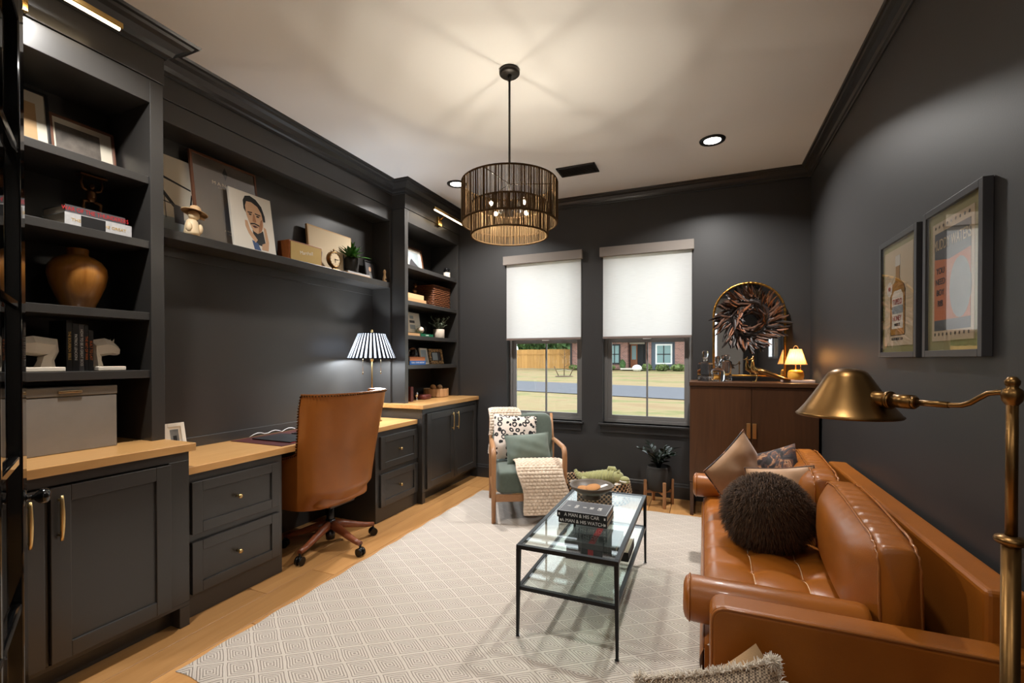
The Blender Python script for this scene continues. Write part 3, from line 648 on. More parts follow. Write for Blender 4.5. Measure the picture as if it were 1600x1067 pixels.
# bolsters
for yy in (SY0 + .105 + .082, SY1 - .105 - .082):
    pr = [(.001, -.004), (.05, -.004), (.068, .002), (.077, .012), (.079, .03), (.079, .53), (.074, .55), (.05, .556), (.001, .556)]
    m = Matrix.Translation((-.062, yy, .488)) @ Matrix.Rotation(R(90), 4, 'Y')
    bo = MB().lathe(pr, n=32, m=m).build('bolster', LE, so)
    MB().tube([(-.045, yy + .0795 * math.cos(2 * math.pi * i / 36), .488 + .0795 * math.sin(2 * math.pi * i / 36)) for i in range(36)], .003, 6, closed=True).build('piping', 'piping', bo)
# back cushions: boxed, plump, with piping on both edges of the boxing strip
def back_cushion(y0, y1, seed):
    ym = (y0 + y1) / 2; L = y1 - y0; H, T = .365, .105
    m = Matrix.Translation((.598, ym, .408)) @ Matrix.Rotation(R(-3), 4, 'Z') @ Matrix.Rotation(R(-2), 4, 'Y')
    def sg(q, e): return math.copysign(abs(q) ** e, q)
    def shell(u, v):                                            # u around the section, v along the length with closed ends
        a = 2 * math.pi * u; cap = 1.0
        if v < .12: cap = v / .12; q = -1.0
        elif v > .88: cap = (1 - v) / .12; q = 1.0
        else: q = 2 * (v - .12) / .76 - 1
        q = sg(q, .92); sx = sg(math.cos(a), .30); sz = sg(math.sin(a), .30)
        bul = (1 - abs(sz) ** 3.5) * (1 - abs(q) ** 4)
        x = sx * T / 2 + math.copysign(.082 if sx < 0 else .05, sx) * bul * abs(sx)
        crown = .016 * (1 - abs(q) ** 3) * abs(sz) - .012 * abs(q) ** 6
        z = H / 2 + sz * (H / 2 + crown)
        edge = abs(sz) ** 3 * (1 - abs(sx) ** 2)
        z += edge * (.0035 * math.sin(38 * q + seed) + .0025 * math.sin(71 * q + 2 * seed + 3 * sx))
        wr_ = max(0, abs(q) - .72) / .28
        if cap == 1: x += .002 * wr_ * math.sin(26 * sz + seed) * (1 - abs(sz) ** 2)
        if cap < 1: x *= cap; z = H / 2 + (z - H / 2) * cap
        ye = q * L / 2 + (math.copysign(.030 * (1 - cap ** 2), q) if cap < 1 else 0)
        return (x, ye, z)
    cu = MB().grid(shell, 72, 110, cu=True, m=m).build('back_cushion', LE, so)
    def edge(sx_):
        pts = []
        for i in range(96):
            a = 2 * math.pi * i / 96; ca, sa = math.cos(a), math.sin(a)
            q = sg(ca, .2); zz = sg(sa, .2); crown = .016 * (1 - abs(q) ** 3) * abs(zz) - .012 * abs(q) ** 6
            pts.append((sx_ * (T / 2 - .001) + .002 * math.sin(17 * a + seed), q * (L / 2 + .002), H / 2 + zz * (H / 2 + crown - .002) + .0022 * math.sin(29 * a + seed) * abs(zz)))
        return pts
    for sx_ in (-1, 1): MB().tube(edge(sx_), .0045, 8, closed=True, m=m).build('piping', 'piping', cu)
back_cushion(1.775, 2.662, 1.0); back_cushion(2.675, SY1 - .085, 2.3)
# ------------------------------------------------------------------ coffee table
tx0, tx1, ty0, ty1, tz = -.835, -.345, 2.032, 3.105, .462
ct = thing('coffee_table', 'black metal coffee table with two clear glass tiers', 'table', ((tx0 + tx1) / 2, (ty0 + ty1) / 2, .012))
def tier(z, th, nm):
    f = .022; i_ = .0 if nm == 'top_frame' else .003
    b = MB().box(tx0 + i_, tx1 - i_, ty0 + i_, ty0 + f, z - th, z).box(tx0 + i_, tx1 - i_, ty1 - f, ty1 - i_, z - th, z).box(tx0 + i_, tx0 + f, ty0 + f, ty1 - f, z - th, z).box(tx1 - f, tx1 - i_, ty0 + f, ty1 - f, z - th, z)
    fr = b.build(nm, 'black_metal', ct, bev=.0015)
    MB().box(tx0 + f - .002, tx1 - f + .002, ty0 + f - .002, ty1 - f + .002, z - .009, z - .002).build('glass_top' if nm == 'top_frame' else 'glass_shelf', 'table_glass', ct)
tier(tz, .02, 'top_frame'); tier(.262, .018, 'shelf_frame')
for x in (tx0, tx1):
    for y in (ty0, ty1):
        sx = 1 if x == tx0 else -1; sy = 1 if y == ty0 else -1
        def q(r_, z): return [(x, y, z), (x + sx * r_, y, z), (x + sx * r_, y + sy * r_, z), (x, y + sy * r_, z)]
        vs = q(.012, .016) + q(.020, tz - .02); b = MB().add(vs, [(0, 1, 2, 3), (4, 5, 6, 7), (0, 1, 5, 4), (1, 2, 6, 5), (2, 3, 7, 6), (3, 0, 4, 7)])
        lg = b.build('leg', 'black_metal', ct); MB().cyl((x + sx * .007, y + sy * .007, .0125), (x + sx * .007, y + sy * .007, .02), .011, n=12).build('foot', 'chrome', lg)
# ------------------------------------------------------------------ armchair by the window
ac = thing('armchair', 'green upholstered armchair with a light wooden frame beneath the window', 'armchair', (-1.355, 3.70, .012), R(0))
cf = Vector((-1.593, 3.35)); bk = Vector((-.46, .888)); rt = Vector((.888, .46)); W_, D_ = .625, .74
AM = Matrix(((rt.x, bk.x, 0, cf.x), (rt.y, bk.y, 0, cf.y), (0, 0, 1, .012), (0, 0, 0, 1)))   # local: x across, y to the back
def P3(x, y, z): return tuple(AM @ Vector((x, y, z)))
for x in (.018, W_ - .018):
    pts = [P3(x, .018, 0), P3(x, .014, .30), P3(x, .012, .53), P3(x, .022, .578), P3(x, .055, .602), P3(x, .12, .606), P3(x, .40, .598), P3(x, .60, .588)]
    MB().tube(pts, [(.018, .018), (.02, .02), (.022, .021), (.022, .02), (.021, .019), (.022, .017), (.022, .017), (.022, .016)], 10).build('arm', 'teak', ac)
    MB().tube([P3(x, .72, 0), P3(x, .66, .30), P3(x, .63, .55), P3(x, .70, .82)], [.018, .02, .02, .014], 10).build('leg', 'teak', ac)
    MB().tube([P3(x, .03, .205), P3(x, .66, .20)], [(.028, .011), (.028, .011)], 8, smooth=False).build('side_rail', 'teak', ac)
MB().box(.03, W_ - .03, .012, .034, .175, .235, AM).build('front_rail', 'teak_x', ac, bev=.004)
def superbox(x0, x1, y0, y1, z0, z1, m, e=.25, n=28, k=20, puff=.0, lean=0):
    b = MB(); cxx, cyy, czz = (x0 + x1) / 2, (y0 + y1) / 2, (z0 + z1) / 2
    def fn(u, v):
        a = 2 * math.pi * u; t_ = math.pi * (v * .9996 + .0002) - math.pi / 2
        f = lambda q, ee: math.copysign(abs(q) ** ee, q)
        ct_ = f(math.cos(t_), e); x = f(math.cos(a), e) * ct_; y = f(math.sin(a), e) * ct_; z = f(math.sin(t_), e)
        zz = czz + z * (z1 - z0) / 2 * (1 + puff * (1 - x * x) * (1 - y * y))
        return (cxx + x * (x1 - x0) / 2, cyy + y * (y1 - y0) / 2 + lean * (zz - z0), zz)
    return b.grid(fn, n, k, cu=True, m=m)
superbox(.04, W_ - .04, .005, .64, .232, .43, AM, .22, 40, 26, .07).build('seat_cushion', 'green_fabric', ac)
superbox(.03, W_ - .03, .48, .635, .34, .825, AM, .22, 40, 30, .0, .26).build('back_cushion', 'green_fabric', ac)
# ------------------------------------------------------------------ office chair
oc = thing('office_chair', 'brown leather wingback office chair on casters at the desk', 'chair', (-2.50, 2.53, 0))
ox, oy = -2.50, 2.53
pro = []
def chair_section(q):                                            # q 0 bottom .. 1 top : half width, front reach, z, rear offset
    z = .33 + (1.13 - .33) * q
    hw = .285 + .08 * min(1, q * 1.15) ** 1.2
    rear = .235 + .10 * q ** 1.4 - .10 * max(0, .16 - q) / .16
    reach = .36 if q < .36 else (.36 - .39 * ((q - .36) / .14) if q < .50 else -.03 - .085 * ((q - .50) / .50))
    return z, hw, rear, reach
def shellf(inner):
    def fn(u, v):
        z, hw, rear, reach = chair_section(v); th = .055 if inner else 0; a = 2 * u - 1
        hw -= th; rr = rear - th
        s_ = abs(a)
        if s_ < .62: ang = s_ / .62 * math.pi / 2; y = hw * math.sin(ang) ** .8; x = rr - (1 - math.cos(ang)) * .20
        else: k = (s_ - .62) / .38; y = hw; x = (rr - .20) - k * max(0.0, (reach + rr - .20))
        return (ox + x, oy + math.copysign(y, a), z + (.004 if not inner else 0))
    return fn
fo, fi = shellf(False), shellf(True); NU, NV = 60, 44
b = MB().grid(fo, NU, NV).grid(lambda u, v: fi(1 - u, v), NU, NV)
rim = [[fo(i / (NU - 1), 1) for i in range(NU)], [fi(i / (NU - 1), 1) for i in range(NU)]]
def strip(A, B):
    n = len(A); b.add(list(A) + list(B), [(i, i + 1, n + i + 1, n + i) for i in range(n - 1)], True)
strip(rim[1], rim[0]); strip([fo(i / (NU - 1), 0) for i in range(NU)], [fi(i / (NU - 1), 0) for i in range(NU)])
for s_ in (0, 1): strip([fo(s_, j / (NV - 1)) for j in range(NV)], [fi(s_, j / (NV - 1)) for j in range(NV)])
sh = b.build('back_shell', 'leather_chair', oc)
nh = MB(); path = [fo(0, j / 60) for j in range(25, 61)] + [fo(i / 80, 1) for i in range(1, 80)] + [fo(1, j / 60) for j in range(60, 24, -1)]
acc = 0; last = Vector(path[0]); cen = Vector((ox, oy, .7))
for p in path[1:]:
    p = Vector(p); d = (p - last).length; acc += d
    while acc > .019:
        acc -= .019; q = p - (p - last).normalized() * acc; o_ = Vector((q.x - ox + .05, q.y - oy, 0)).normalized()
        nh.ball(tuple(q + o_ * .004 - Vector((0, 0, .012))), .0062, 8, 6)
    last = p
nh.build('nailhead_trim', 'nailhead', sh, kind='stuff')
superbox(ox - .30, ox + .17, oy - .245, oy + .245, .34, .50, None, .3, 30, 20, .1).build('seat', 'leather_chair', oc)
MB().box(ox - .16, ox + .12, oy - .12, oy + .12, .315, .345).build('seat_plate', 'black_plastic', oc, bev=.01)
MB().cyl((ox, oy, .10), (ox, oy, .32), .026, n=18).cyl((ox, oy, .12), (ox, oy, .20), .034, n=18).cyl((ox, oy, .055), (ox, oy, .12), .03, .034, 18).build('gas_lift', 'black_plastic', oc)
for k in range(5):
    a = R(-9 + 72 * k); c_, s_ = math.cos(a), math.sin(a)
    pts = [(ox + r_ * c_, oy + r_ * s_, z) for r_, z in ((.02, .16), (.10, .142), (.20, .112), (.27, .094), (.325, .086))]
    lg = MB().tube(pts, [(.034, .030), (.030, .027), (.022, .024), (.019, .022), (.017, .019)], 10).build('base_leg', 'base_wood', oc)
    kx, ky = ox + .322 * c_, oy + .322 * s_; pc, ps = -s_, c_
    w_ = MB()
    for o_ in (-.014, .014): w_.cyl((kx + pc * (o_ - .009), ky + ps * (o_ - .009), .029), (kx + pc * (o_ + .009), ky + ps * (o_ + .009), .029), .0285, n=20)
    w_.cyl((kx, ky, .03), (kx, ky, .08), .008, n=10).ball((kx, ky, .042), (.02, .02, .018), 12, 8)
    w_.build('caster', 'caster', oc)
# ------------------------------------------------------------------ bar cabinet
bx0, bx1, by0, by1 = -.112, .845, 4.255, 4.69
bc = thing('bar_cabinet', 'tall walnut bar cabinet with brass pulls beside the window', 'cabinet', ((bx0 + bx1) / 2, (by0 + by1) / 2, 0))
MB().box(bx0, bx1, by0 + .018, by1, .29, 1.128).build('carcass', 'walnut', bc, bev=.002)
MB().box(bx0 - .004, bx1 + .004, by0 - .006, by1, 1.128, 1.163).build('cabinet_top', 'walnut_x', bc, bev=.003)
xm = (bx0 + bx1) / 2
for s_, a, c in ((-1, bx0 + .003, xm - .002), (1, xm + .002, bx1 - .003)):
    d = MB().box(a, c, by0, by0 + .018, .294, 1.122).build('door', 'walnut', bc, bev=.0015)
    xh = xm + s_ * .022; MB().box(xh - .015, xh + .015, by0 - .014, by0, .70, .825).build('handle', 'brass', d, bev=.002)
for x in (bx0 + .004, bx1 - .034):
    for y in (by0 + .004, by1 - .034): MB().box(x, x + .03, y, y + .03, 0, .29).build('leg', 'walnut', bc, bev=.002)
    MB().box(x, x + .03, by0 + .034, by1 - .034, 0, .028).build('stretcher', 'walnut', bc, bev=.002)
for y in (by0 + .004, by1 - .034): MB().box(bx0 + .034, bx1 - .034, y, y + .03, .262, .29).build('rail', 'walnut_x', bc, bev=.002)
# ------------------------------------------------------------------ floor lamp
lp = thing('floor_lamp', 'aged brass pharmacy floor lamp in front of the sofa arm', 'lamp', (.525, 1.132, .0))
lx, ly = .525, 1.132
MB().lathe([(0, .03), (.05, .03), (.11, .018), (.125, .008), (.125, 0), (0, 0)], (lx, ly, 0), 36).build('base', 'aged_brass', lp)
MB().cyl((lx, ly, .02), (lx, ly, 1.02), .0135, n=20).lathe([(.0135, 1.015), (.022, 1.02), (.024, 1.025), (.022, 1.03), (.009, 1.034)], (lx, ly, 0), 24).build('pole', 'aged_brass', lp)
MB().cyl((lx, ly, 1.0), (lx, ly, 1.30), .0085, n=16).build('upper_pole', 'aged_brass', lp)
MB().lathe([(.0085, 1.275), (.014, 1.283), (.016, 1.293), (.014, 1.303), (.008, 1.308), (.0105, 1.314), (.011, 1.32), (.006, 1.327), (0, 1.328)], (lx, ly, 0), 20).build('swivel', 'aged_brass', lp)
sx_, sy_ = .3355, 1.389
dv = Vector((sx_ - lx, sy_ - ly, 0)); L = dv.length; du = dv.normalized()
def A(r_, z): return (lx + du.x * r_, ly + du.y * r_, z)
MB().tube([A(.0, 1.297), A(.022, 1.297), A(.036, 1.294), A(.05, 1.284), A(.064, 1.273), A(.078, 1.267), A(.10, 1.2655), A(.172, 1.265)], .0052, 10).build('arm', 'aged_brass', lp)
sk = MB().cyl(A(.10, 1.2655), A(.166, 1.265), .0066, n=14).cyl(A(.166, 1.265), A(.214, 1.265), .0155, n=22).cyl(A(.160, 1.265), A(.167, 1.265), .011, .0155, 20).cyl(A(.211, 1.265), A(.30, 1.266), .0185, n=24).cyl(A(.2145, 1.265), A(.222, 1.265), .0205, n=24); sk.build('socket', 'aged_brass', lp)
m = Matrix.Translation((sx_, sy_, 1.217))
prof = [(.108, .002), (.110, 0), (.112, .003), (.107, .007), (.092, .026), (.075, .052), (.059, .078), (.047, .099), (.040, .109), (.028, .116), (.014, .119), (.001, .120)]
sd = MB().lathe(prof, n=48, m=m).build('lamp_shade', 'aged_brass', lp, solid=.0016)
# ------------------------------------------------------------------ framed posters on the right wall
def wall_frame(label, y0, y1, z0, z1, name='framed_poster'):
    t_ = thing(name, label, 'picture', (XR - .02, (y0 + y1) / 2, z0), group='framed posters on the right wall')
    x0, x1 = .834, XR - .001; f = .026
    b = MB().box(x0, x1, y0, y0 + f, z0, z1).box(x0, x1, y1 - f, y1, z0, z1).box(x0, x1, y0 + f, y1 - f, z0, z0 + f).box(x0, x1, y0 + f, y1 - f, z1 - f, z1)
    b.build('frame', 'steel_frame', t_, bev=.0015)
    MB().box(XR - .018, XR - .012, y0 + f, y1 - f, z0 + f, z1 - f).build('mat_board', 'olive_mat', t_)
    MB().box(x0 + .003, x0 + .0045, y0 + f, y1 - f, z0 + f, z1 - f).build('glass', 'frame_glass', t_)
    return t_
def on_wall(y, z, x=XR - .0215): return frame_mat((x, y, z), (0, -1, 0), (0, 0, 1))
def wp(t_, nm, mat, poly, lift=.0005):                              # flat print on the sheet: polygon in (y, z)
    return MB().prism([(a, c) for a, c in poly], XR - .0205 - lift, XR - .020, 'x').build(nm, mat, t_)
p1 = wall_frame('framed bottle poster in olive mat, the left of the two on the right wall', 2.462, 2.912, 1.368, 1.945)
MB().box(XR - .020, XR - .018, 2.52, 2.855, 1.425, 1.885).build('print', 'poster_cream', p1)
yc = 2.69
body = [(yc + (a_ - yc) * 1.28, z_) for a_, z_ in [(yc - .062, 1.475), (yc + .062, 1.475), (yc + .066, 1.49), (yc + .066, 1.68), (yc + .055, 1.705), (yc + .022, 1.73), (yc + .018, 1.745), (yc + .018, 1.80), (yc - .018, 1.80), (yc - .018, 1.745), (yc - .022, 1.73), (yc - .055, 1.705), (yc - .066, 1.68), (yc - .066, 1.49)]]
wp(p1, 'print_outline', 'black_print', [(yc + (a - yc) * 1.06, 1.64 + (z - 1.64) * 1.02) for a, z in body], .0003); wp(p1, 'print_bottle', 'whisky', body, .0007)
wp(p1, 'print_cap', 'white_frame', [(yc - .028, 1.80), (yc + .028, 1.80), (yc + .028, 1.85), (yc - .028, 1.85)], .0008)
wp(p1, 'print_label', 'paper', [(yc - .066, 1.505), (yc + .066, 1.505), (yc + .066, 1.66), (yc + .04, 1.685), (yc - .04, 1.685), (yc - .066, 1.66)], .001)
wp(p1, 'print_band', 'mist', [(yc - .066, 1.575), (yc + .066, 1.575), (yc + .066, 1.612), (yc - .066, 1.612)], .0012)
wp(p1, 'print_seal', 'white_frame', [(yc + .098 + .034 * math.cos(i * .3142), 1.70 + .036 * math.sin(i * .3142)) for i in range(20)], .0012)
for txt, z, sz, mt in (('TUPELO', 1.630, .038, 'red_print'), ('HONEY', 1.552, .036, 'red_print'), ('WHISKEY', 1.522, .020, 'black_print')): lettering(txt, sz, mt, p1, on_wall(yc, z, XR - .0222), sx=.8)
lettering('90', .03, 'red_print', p1, on_wall(yc + .098, 1.70, XR - .0222)); lettering('THE BOURBON TOUR', .018, 'black_print', p1, on_wall(yc, 1.455, XR - .0222), sx=.75)
p2 = wall_frame('framed concert poster in olive mat, the right of the two on the right wall', 1.962, 2.402, 1.368, 1.955)
MB().box(XR - .020, XR - .018, 2.03, 2.335, 1.43, 1.89).build('print', 'poster_cream', p2)
wp(p2, 'print_block', 'charcoal_book', [(2.05, 1.47), (2.315, 1.47), (2.315, 1.85), (2.05, 1.85)], .0004)
wp(p2, 'print_block', 'orange_poster', [(2.05, 1.51), (2.315, 1.51), (2.315, 1.75), (2.20, 1.735), (2.05, 1.75)], .0007)
wp(p2, 'print_portrait', 'mist', [(2.12 + .075 * math.cos(i * .3142), 1.62 + .11 * math.sin(i * .3142)) for i in range(20)], .001)
lettering('MUDDY WATERS', .058, 'poster_cream', p2, on_wall(2.183, 1.80, XR - .0222), sx=.62)
for i, tx in enumerate(('YOU', 'NEED', 'BOY', 'RIB')): lettering(tx, .034, 'black_print', p2, on_wall(2.265, 1.70 - i * .042, XR - .0222), sx=.9)
for i in range(9): lettering('*', .03, 'black_print', p2, on_wall(2.06 + i * .031, 1.866, XR - .0212)); lettering('*', .03, 'black_print', p2, on_wall(2.06 + i * .031, 1.45, XR - .0212))
# ------------------------------------------------------------------ small things: helpers
def book(label, x0, x1, y0, y1, z0, z1, cover, spine='x1', group=None, title=None, tmat='white_print', tsize=.02, name='book', rz=0, tsx=1.0):
    """a closed book; spine side is one of x1, x0, y0, y1; lying flat or standing by its box"""
    c = ((x0 + x1) / 2, (y0 + y1) / 2, z0)
    t_ = thing(name, label, 'book', c, rz, group)
    hx, hy, h = (x1 - x0) / 2, (y1 - y0) / 2, z1 - z0; k = .0025
    dims = (x1 - x0, y1 - y0, z1 - z0); th = dims.index(min(dims))
    cv = MB(); A0 = [-hx, -hy, 0]; A1 = [hx, hy, h]
    def bx(lo, hi): cv.box(lo[0], hi[0], lo[1], hi[1], lo[2], hi[2])
    lo = A0[:]; hi = A1[:]; hi[th] = lo[th] + k; bx(lo, hi)
    lo = A0[:]; hi = A1[:]; lo[th] = hi[th] - k; bx(lo, hi)
    ax = 'xyz'.index(spine[0]); lo = A0[:]; hi = A1[:]
    lo[th] += k; hi[th] -= k
    if spine[1] == '1': lo[ax] = hi[ax] - k
    else: hi[ax] = lo[ax] + k
    bx(lo, hi); cb = cv.build('cover', cover, t_, w=False)
    lo = [q + .003 for q in A0]; hi = [q - .003 for q in A1]; lo[th] = A0[th] + k; hi[th] = A1[th] - k
    if spine[1] == '1': hi[ax] = A1[ax] - k
    else: lo[ax] = A0[ax] + k
    MB().box(lo[0], hi[0], lo[1], hi[1], lo[2], hi[2]).build('pages', 'page', t_, w=False)
    if title:
        W = Matrix.Translation(c) @ Matrix.Rotation(rz, 4, 'Z')
        if th == 2:                                                     # lying
            if spine == 'x1': m = frame_mat((hx + .0004, 0, h / 2), (0, 1, 0), (0, 0, 1))
            else: m = frame_mat((0, -hy - .0004, h / 2), (1, 0, 0), (0, 0, 1))
        else: m = frame_mat((hx + .0004, 0, h / 2), (0, 0, -1), (0, 1, 0))
        lettering(title, tsize, tmat, t_, W @ m, sx=tsx)
    return t_
def art_frame(name, label, cat, c, w, h, lean, frame, parts, fw=.016, depth=.018, rz=0.0, group=None, matb='mat_board', mw=.0, glass=False, back='black_print'):
    """picture standing at c (bottom centre, facing +X), leaning back by lean degrees"""
    rot = (Matrix.Rotation(rz, 4, 'Z') @ Matrix.Rotation(-R(lean), 4, 'Y')).to_euler()
    c = (c[0], c[1], c[2] + depth * math.sin(R(lean)) + .001)
    t_ = thing(name, label, cat, c, 0, group, rot)
    if fw:
        b = MB().box(-depth, 0, -w / 2, -w / 2 + fw, 0, h).box(-depth, 0, w / 2 - fw, w / 2, 0, h).box(-depth, 0, -w / 2 + fw, w / 2 - fw, 0, fw).box(-depth, 0, -w / 2 + fw, w / 2 - fw, h - fw, h)
        b.build('frame', frame, t_, w=False, bev=.0012)
        MB().box(-depth + .001, -.007, -w / 2 + fw, w / 2 - fw, fw, h - fw).build('mat_board', matb, t_, w=False)
        x = -.0068
    else:
        MB().box(-depth, 0, -w / 2, w / 2, 0, h).build('canvas', frame, t_, w=False, bev=.002); x = .0002
    for i, (nm, mt, poly) in enumerate(parts):                          # polygons in (y 0..1, z 0..1)
        pl = [(-w / 2 + a * w, q * h) for a, q in poly]
        MB().prism(pl, x + .0002 * i - .0006, x + .0002 * (i + 1), 'x').build(nm, mt, t_, w=False)
    if glass: MB().box(-.003, -.002, -w / 2 + fw, w / 2 - fw, fw, h - fw).build('glass', 'frame_glass', t_, w=False)
    return t_
def rect(a0, a1, z0, z1): return [(a0, z0), (a1, z0), (a1, z1), (a0, z1)]
def ell(a, z, ra, rz_, n=18): return [(a + ra * math.cos(2 * math.pi * i / n), z + rz_ * math.sin(2 * math.pi * i / n)) for i in range(n)]
# ------------------------------------------------------------------ near bookcase
z4, z3, z2, z1 = [q + .0008 for q in reversed(SH_N)]
art_frame('framed_art', 'framed sepia landscape on the top shelf, half hidden by the door', 'picture', (-2.90, 1.055, z4), .24, .335, 9, 'black_frame', [('print', 'sky_print', rect(.22, .80, .16, .80)), ('print_hill', 'ink_green', [(.22, .16), (.80, .16), (.80, .24), (.5, .28), (.22, .40)])], .012, matb='mat_board')
art_frame('framed_art', 'framed grey mountain print on the top shelf of the vase bookcase', 'picture', (-2.90, 1.305, z4), .265, .255, 9, 'walnut_frame', [('print', 'landscape', rect(.08, .76, .14, .84))], .012, matb='mat_board')
book('pale grey thick book with black spine label under the bronze figure', -2.90, -2.70, 1.13, 1.395, z3, z3 + .062, 'silver_book', group='books under the bronze figure', title='THE LIFE OF THE GREAT', tmat='gold_print', tsize=.02)
MB().box(-2.6996, -2.699, 1.19, 1.285, z3 + .003, z3 + .059).build('spine_label', 'black_book', bpy.data.objects['book'])
book('dark book with red spine lettering, directly under the bronze figure', -2.905, -2.705, 1.135, 1.37, z3 + .062, z3 + .098, 'charcoal_book', group='books under the bronze figure', title='WAR OF THE THUNDERERS', tmat='red_print', tsize=.028, tsx=.75)
fg = thing('bronze_figurine', 'small bronze monkey figurine holding a tray overhead on stacked books', 'figurine', (-2.79, 1.27, z3 + .098))
fz = z3 + .098
b = MB().tube([(-2.79, 1.27, fz + .058), (-2.79, 1.27, fz + .085), (-2.788, 1.27, fz + .108), (-2.785, 1.27, fz + .122)], [(.015, .016), (.018, .02), (.017, .02), (.01, .011)], 12)
b.ball((-2.782, 1.27, fz + .134), (.012, .012, .014), 12, 8).ball((-2.771, 1.27, fz + .130), .007, 8, 6)
b.build('body', 'bronze_cast', fg)
for s_ in (-1, 1):
    MB().tube([(-2.788, 1.27 + s_ * .012, fz + .112), (-2.785, 1.27 + s_ * .036, fz + .122), (-2.785, 1.27 + s_ * .043, fz + .146), (-2.785, 1.27 + s_ * .038, fz + .178)], [.008, .006, .0055, .005], 8).build('arm', 'bronze_cast', fg)
    MB().tube([(-2.79, 1.27 + s_ * .008, fz + .062), (-2.782, 1.27 + s_ * .036, fz + .055), (-2.784, 1.27 + s_ * .034, fz + .028), (-2.784, 1.27 + s_ * .036, fz + .004), (-2.768, 1.27 + s_ * .038, fz + .003)], [.012, .0085, .0065, .0055, .004], 8).build('leg', 'bronze_cast', fg)
MB().box(-2.81, -2.76, 1.215, 1.325, fz + .178, fz + .188).build('tray', 'bronze_cast', fg, bev=.003)
va = thing('wooden_vase', 'large round turned wooden vase with a short neck', 'vase', (-2.83, 1.233, z2))
MB().lathe([(0, .002), (.055, .002), (.062, .01), (.082, .06), (.103, .12), (.112, .17), (.108, .205), (.088, .238), (.06, .256), (.043, .262), (.04, .268), (.042, .292), (.040, .296), (.034, .296), (.032, .27), (.03, .24)], (-2.83, 1.233, z2), 48).build('body', 'vase_wood', va)
def bookend(label, y, flip, k_=1.0):
    t_ = thing('bookend', label, 'bookend', (-2.775, y, z1), group='faceted white bookends')
    s_ = -1 if flip else 1
    MB().box(-2.84, -2.71, y - (.03 if flip else .075), y + (.085 if flip else .06), z1, z1 + .02).build('plinth', 'plaster', t_, bev=.003)
    def prof(rs):                                                  # faceted horse head, low polygon rings
        b = MB(); n = 6; vs = []; fs = []
        for (yy, zz, a, c) in rs:
            for j in range(n): q = 2 * math.pi * j / n + .3; vs.append((-2.775 + c * math.cos(q), y + s_ * yy, z1 + zz) if False else (-2.775 + c * math.cos(q), y + s_ * k_ * (yy + a[0] * math.sin(q)), z1 + zz + a[1] * math.sin(q)))
        k = len(rs)
        for i in range(k - 1):
            for j in range(n): fs.append((i * n + j, i * n + (j + 1) % n, (i + 1) * n + (j + 1) % n, (i + 1) * n + j))
        fs += [tuple(range(n)), tuple((k - 1) * n + j for j in range(n))]; b.add(vs, fs, False); return b
    prof([(.012, .02, (.036, .0), .035), (.016, .05, (.028, .0), .03), (.024, .078, (.036, .014), .036), (.030, .108, (.024, .042), .040), (-.03, .116, (.0, .046), .038), (-.07, .114, (.0, .038), .032), (-.10, .104, (.0, .030), .026), (-.12, .098, (.0, .022), .020)]).build('head', 'plaster', t_)
    e = MB()
    for xx in (-.016, .016): e.add([(-2.775 + xx - .008, y - s_ * k_ * .078, z1 + .140), (-2.775 + xx + .008, y - s_ * k_ * .078, z1 + .140), (-2.775 + xx, y - s_ * k_ * .064, z1 + .138), (-2.775 + xx, y - s_ * k_ * .086, z1 + .160)], [(0, 1, 2), (0, 1, 3), (1, 2, 3), (2, 0, 3)])
    e.build('ears', 'plaster', t_)
bookend('faceted white bookend facing left of the black books', 1.075, False); bookend('faceted white bookend at the right end of the black books', 1.288, True, .68)
bks = [(1.152, 1.174, .238, 'black_book', 'THE BOURBON BIBLE', 'gold_print', 'black book with gold spine title, leftmost of the upright row'),
       (1.1755, 1.197, .225, 'black_book', 'PATRICK LENCIONI', 'white_print', 'black book with bold white author name on its spine'),
       (1.1985, 1.218, .222, 'charcoal_book', 'HOW TO BE A GREAT BOSS', 'white_print', 'charcoal book third along in the upright row'),
       (1.2195, 1.234, .218, 'black_book', 'THE ART OF WAR', 'orange_print', 'slim black book with a reddish spine line in the upright row'),
       (1.2355, 1.2535, .195, 'black_book', 'BUILT TO LAST', 'orange_print', 'short black book with orange title, rightmost of the upright row')]
for y0, y1, h, cvr, ti, tm, lb in bks: book(lb, -2.90, -2.745, y0, y1, z1, z1 + h, cvr, 'x1', 'upright black books between the bookends', ti, tm, .014)
gb = thing('storage_box', 'large grey felt storage box standing on the butcher block counter', 'box', (-2.80, 1.11, .932))
MB().box(-2.96, -2.682, .90, 1.318, .932, 1.187).build('body', 'gray_felt', gb, bev=.004); MB().box(-2.962, -2.680, .898, 1.320, 1.19, 1.232).build('lid', 'gray_lid', gb, bev=.004)
MB().box(-2.68, -2.672, 1.092, 1.178, 1.205, 1.216).build('handle', 'pewter_brass', gb, bev=.002)
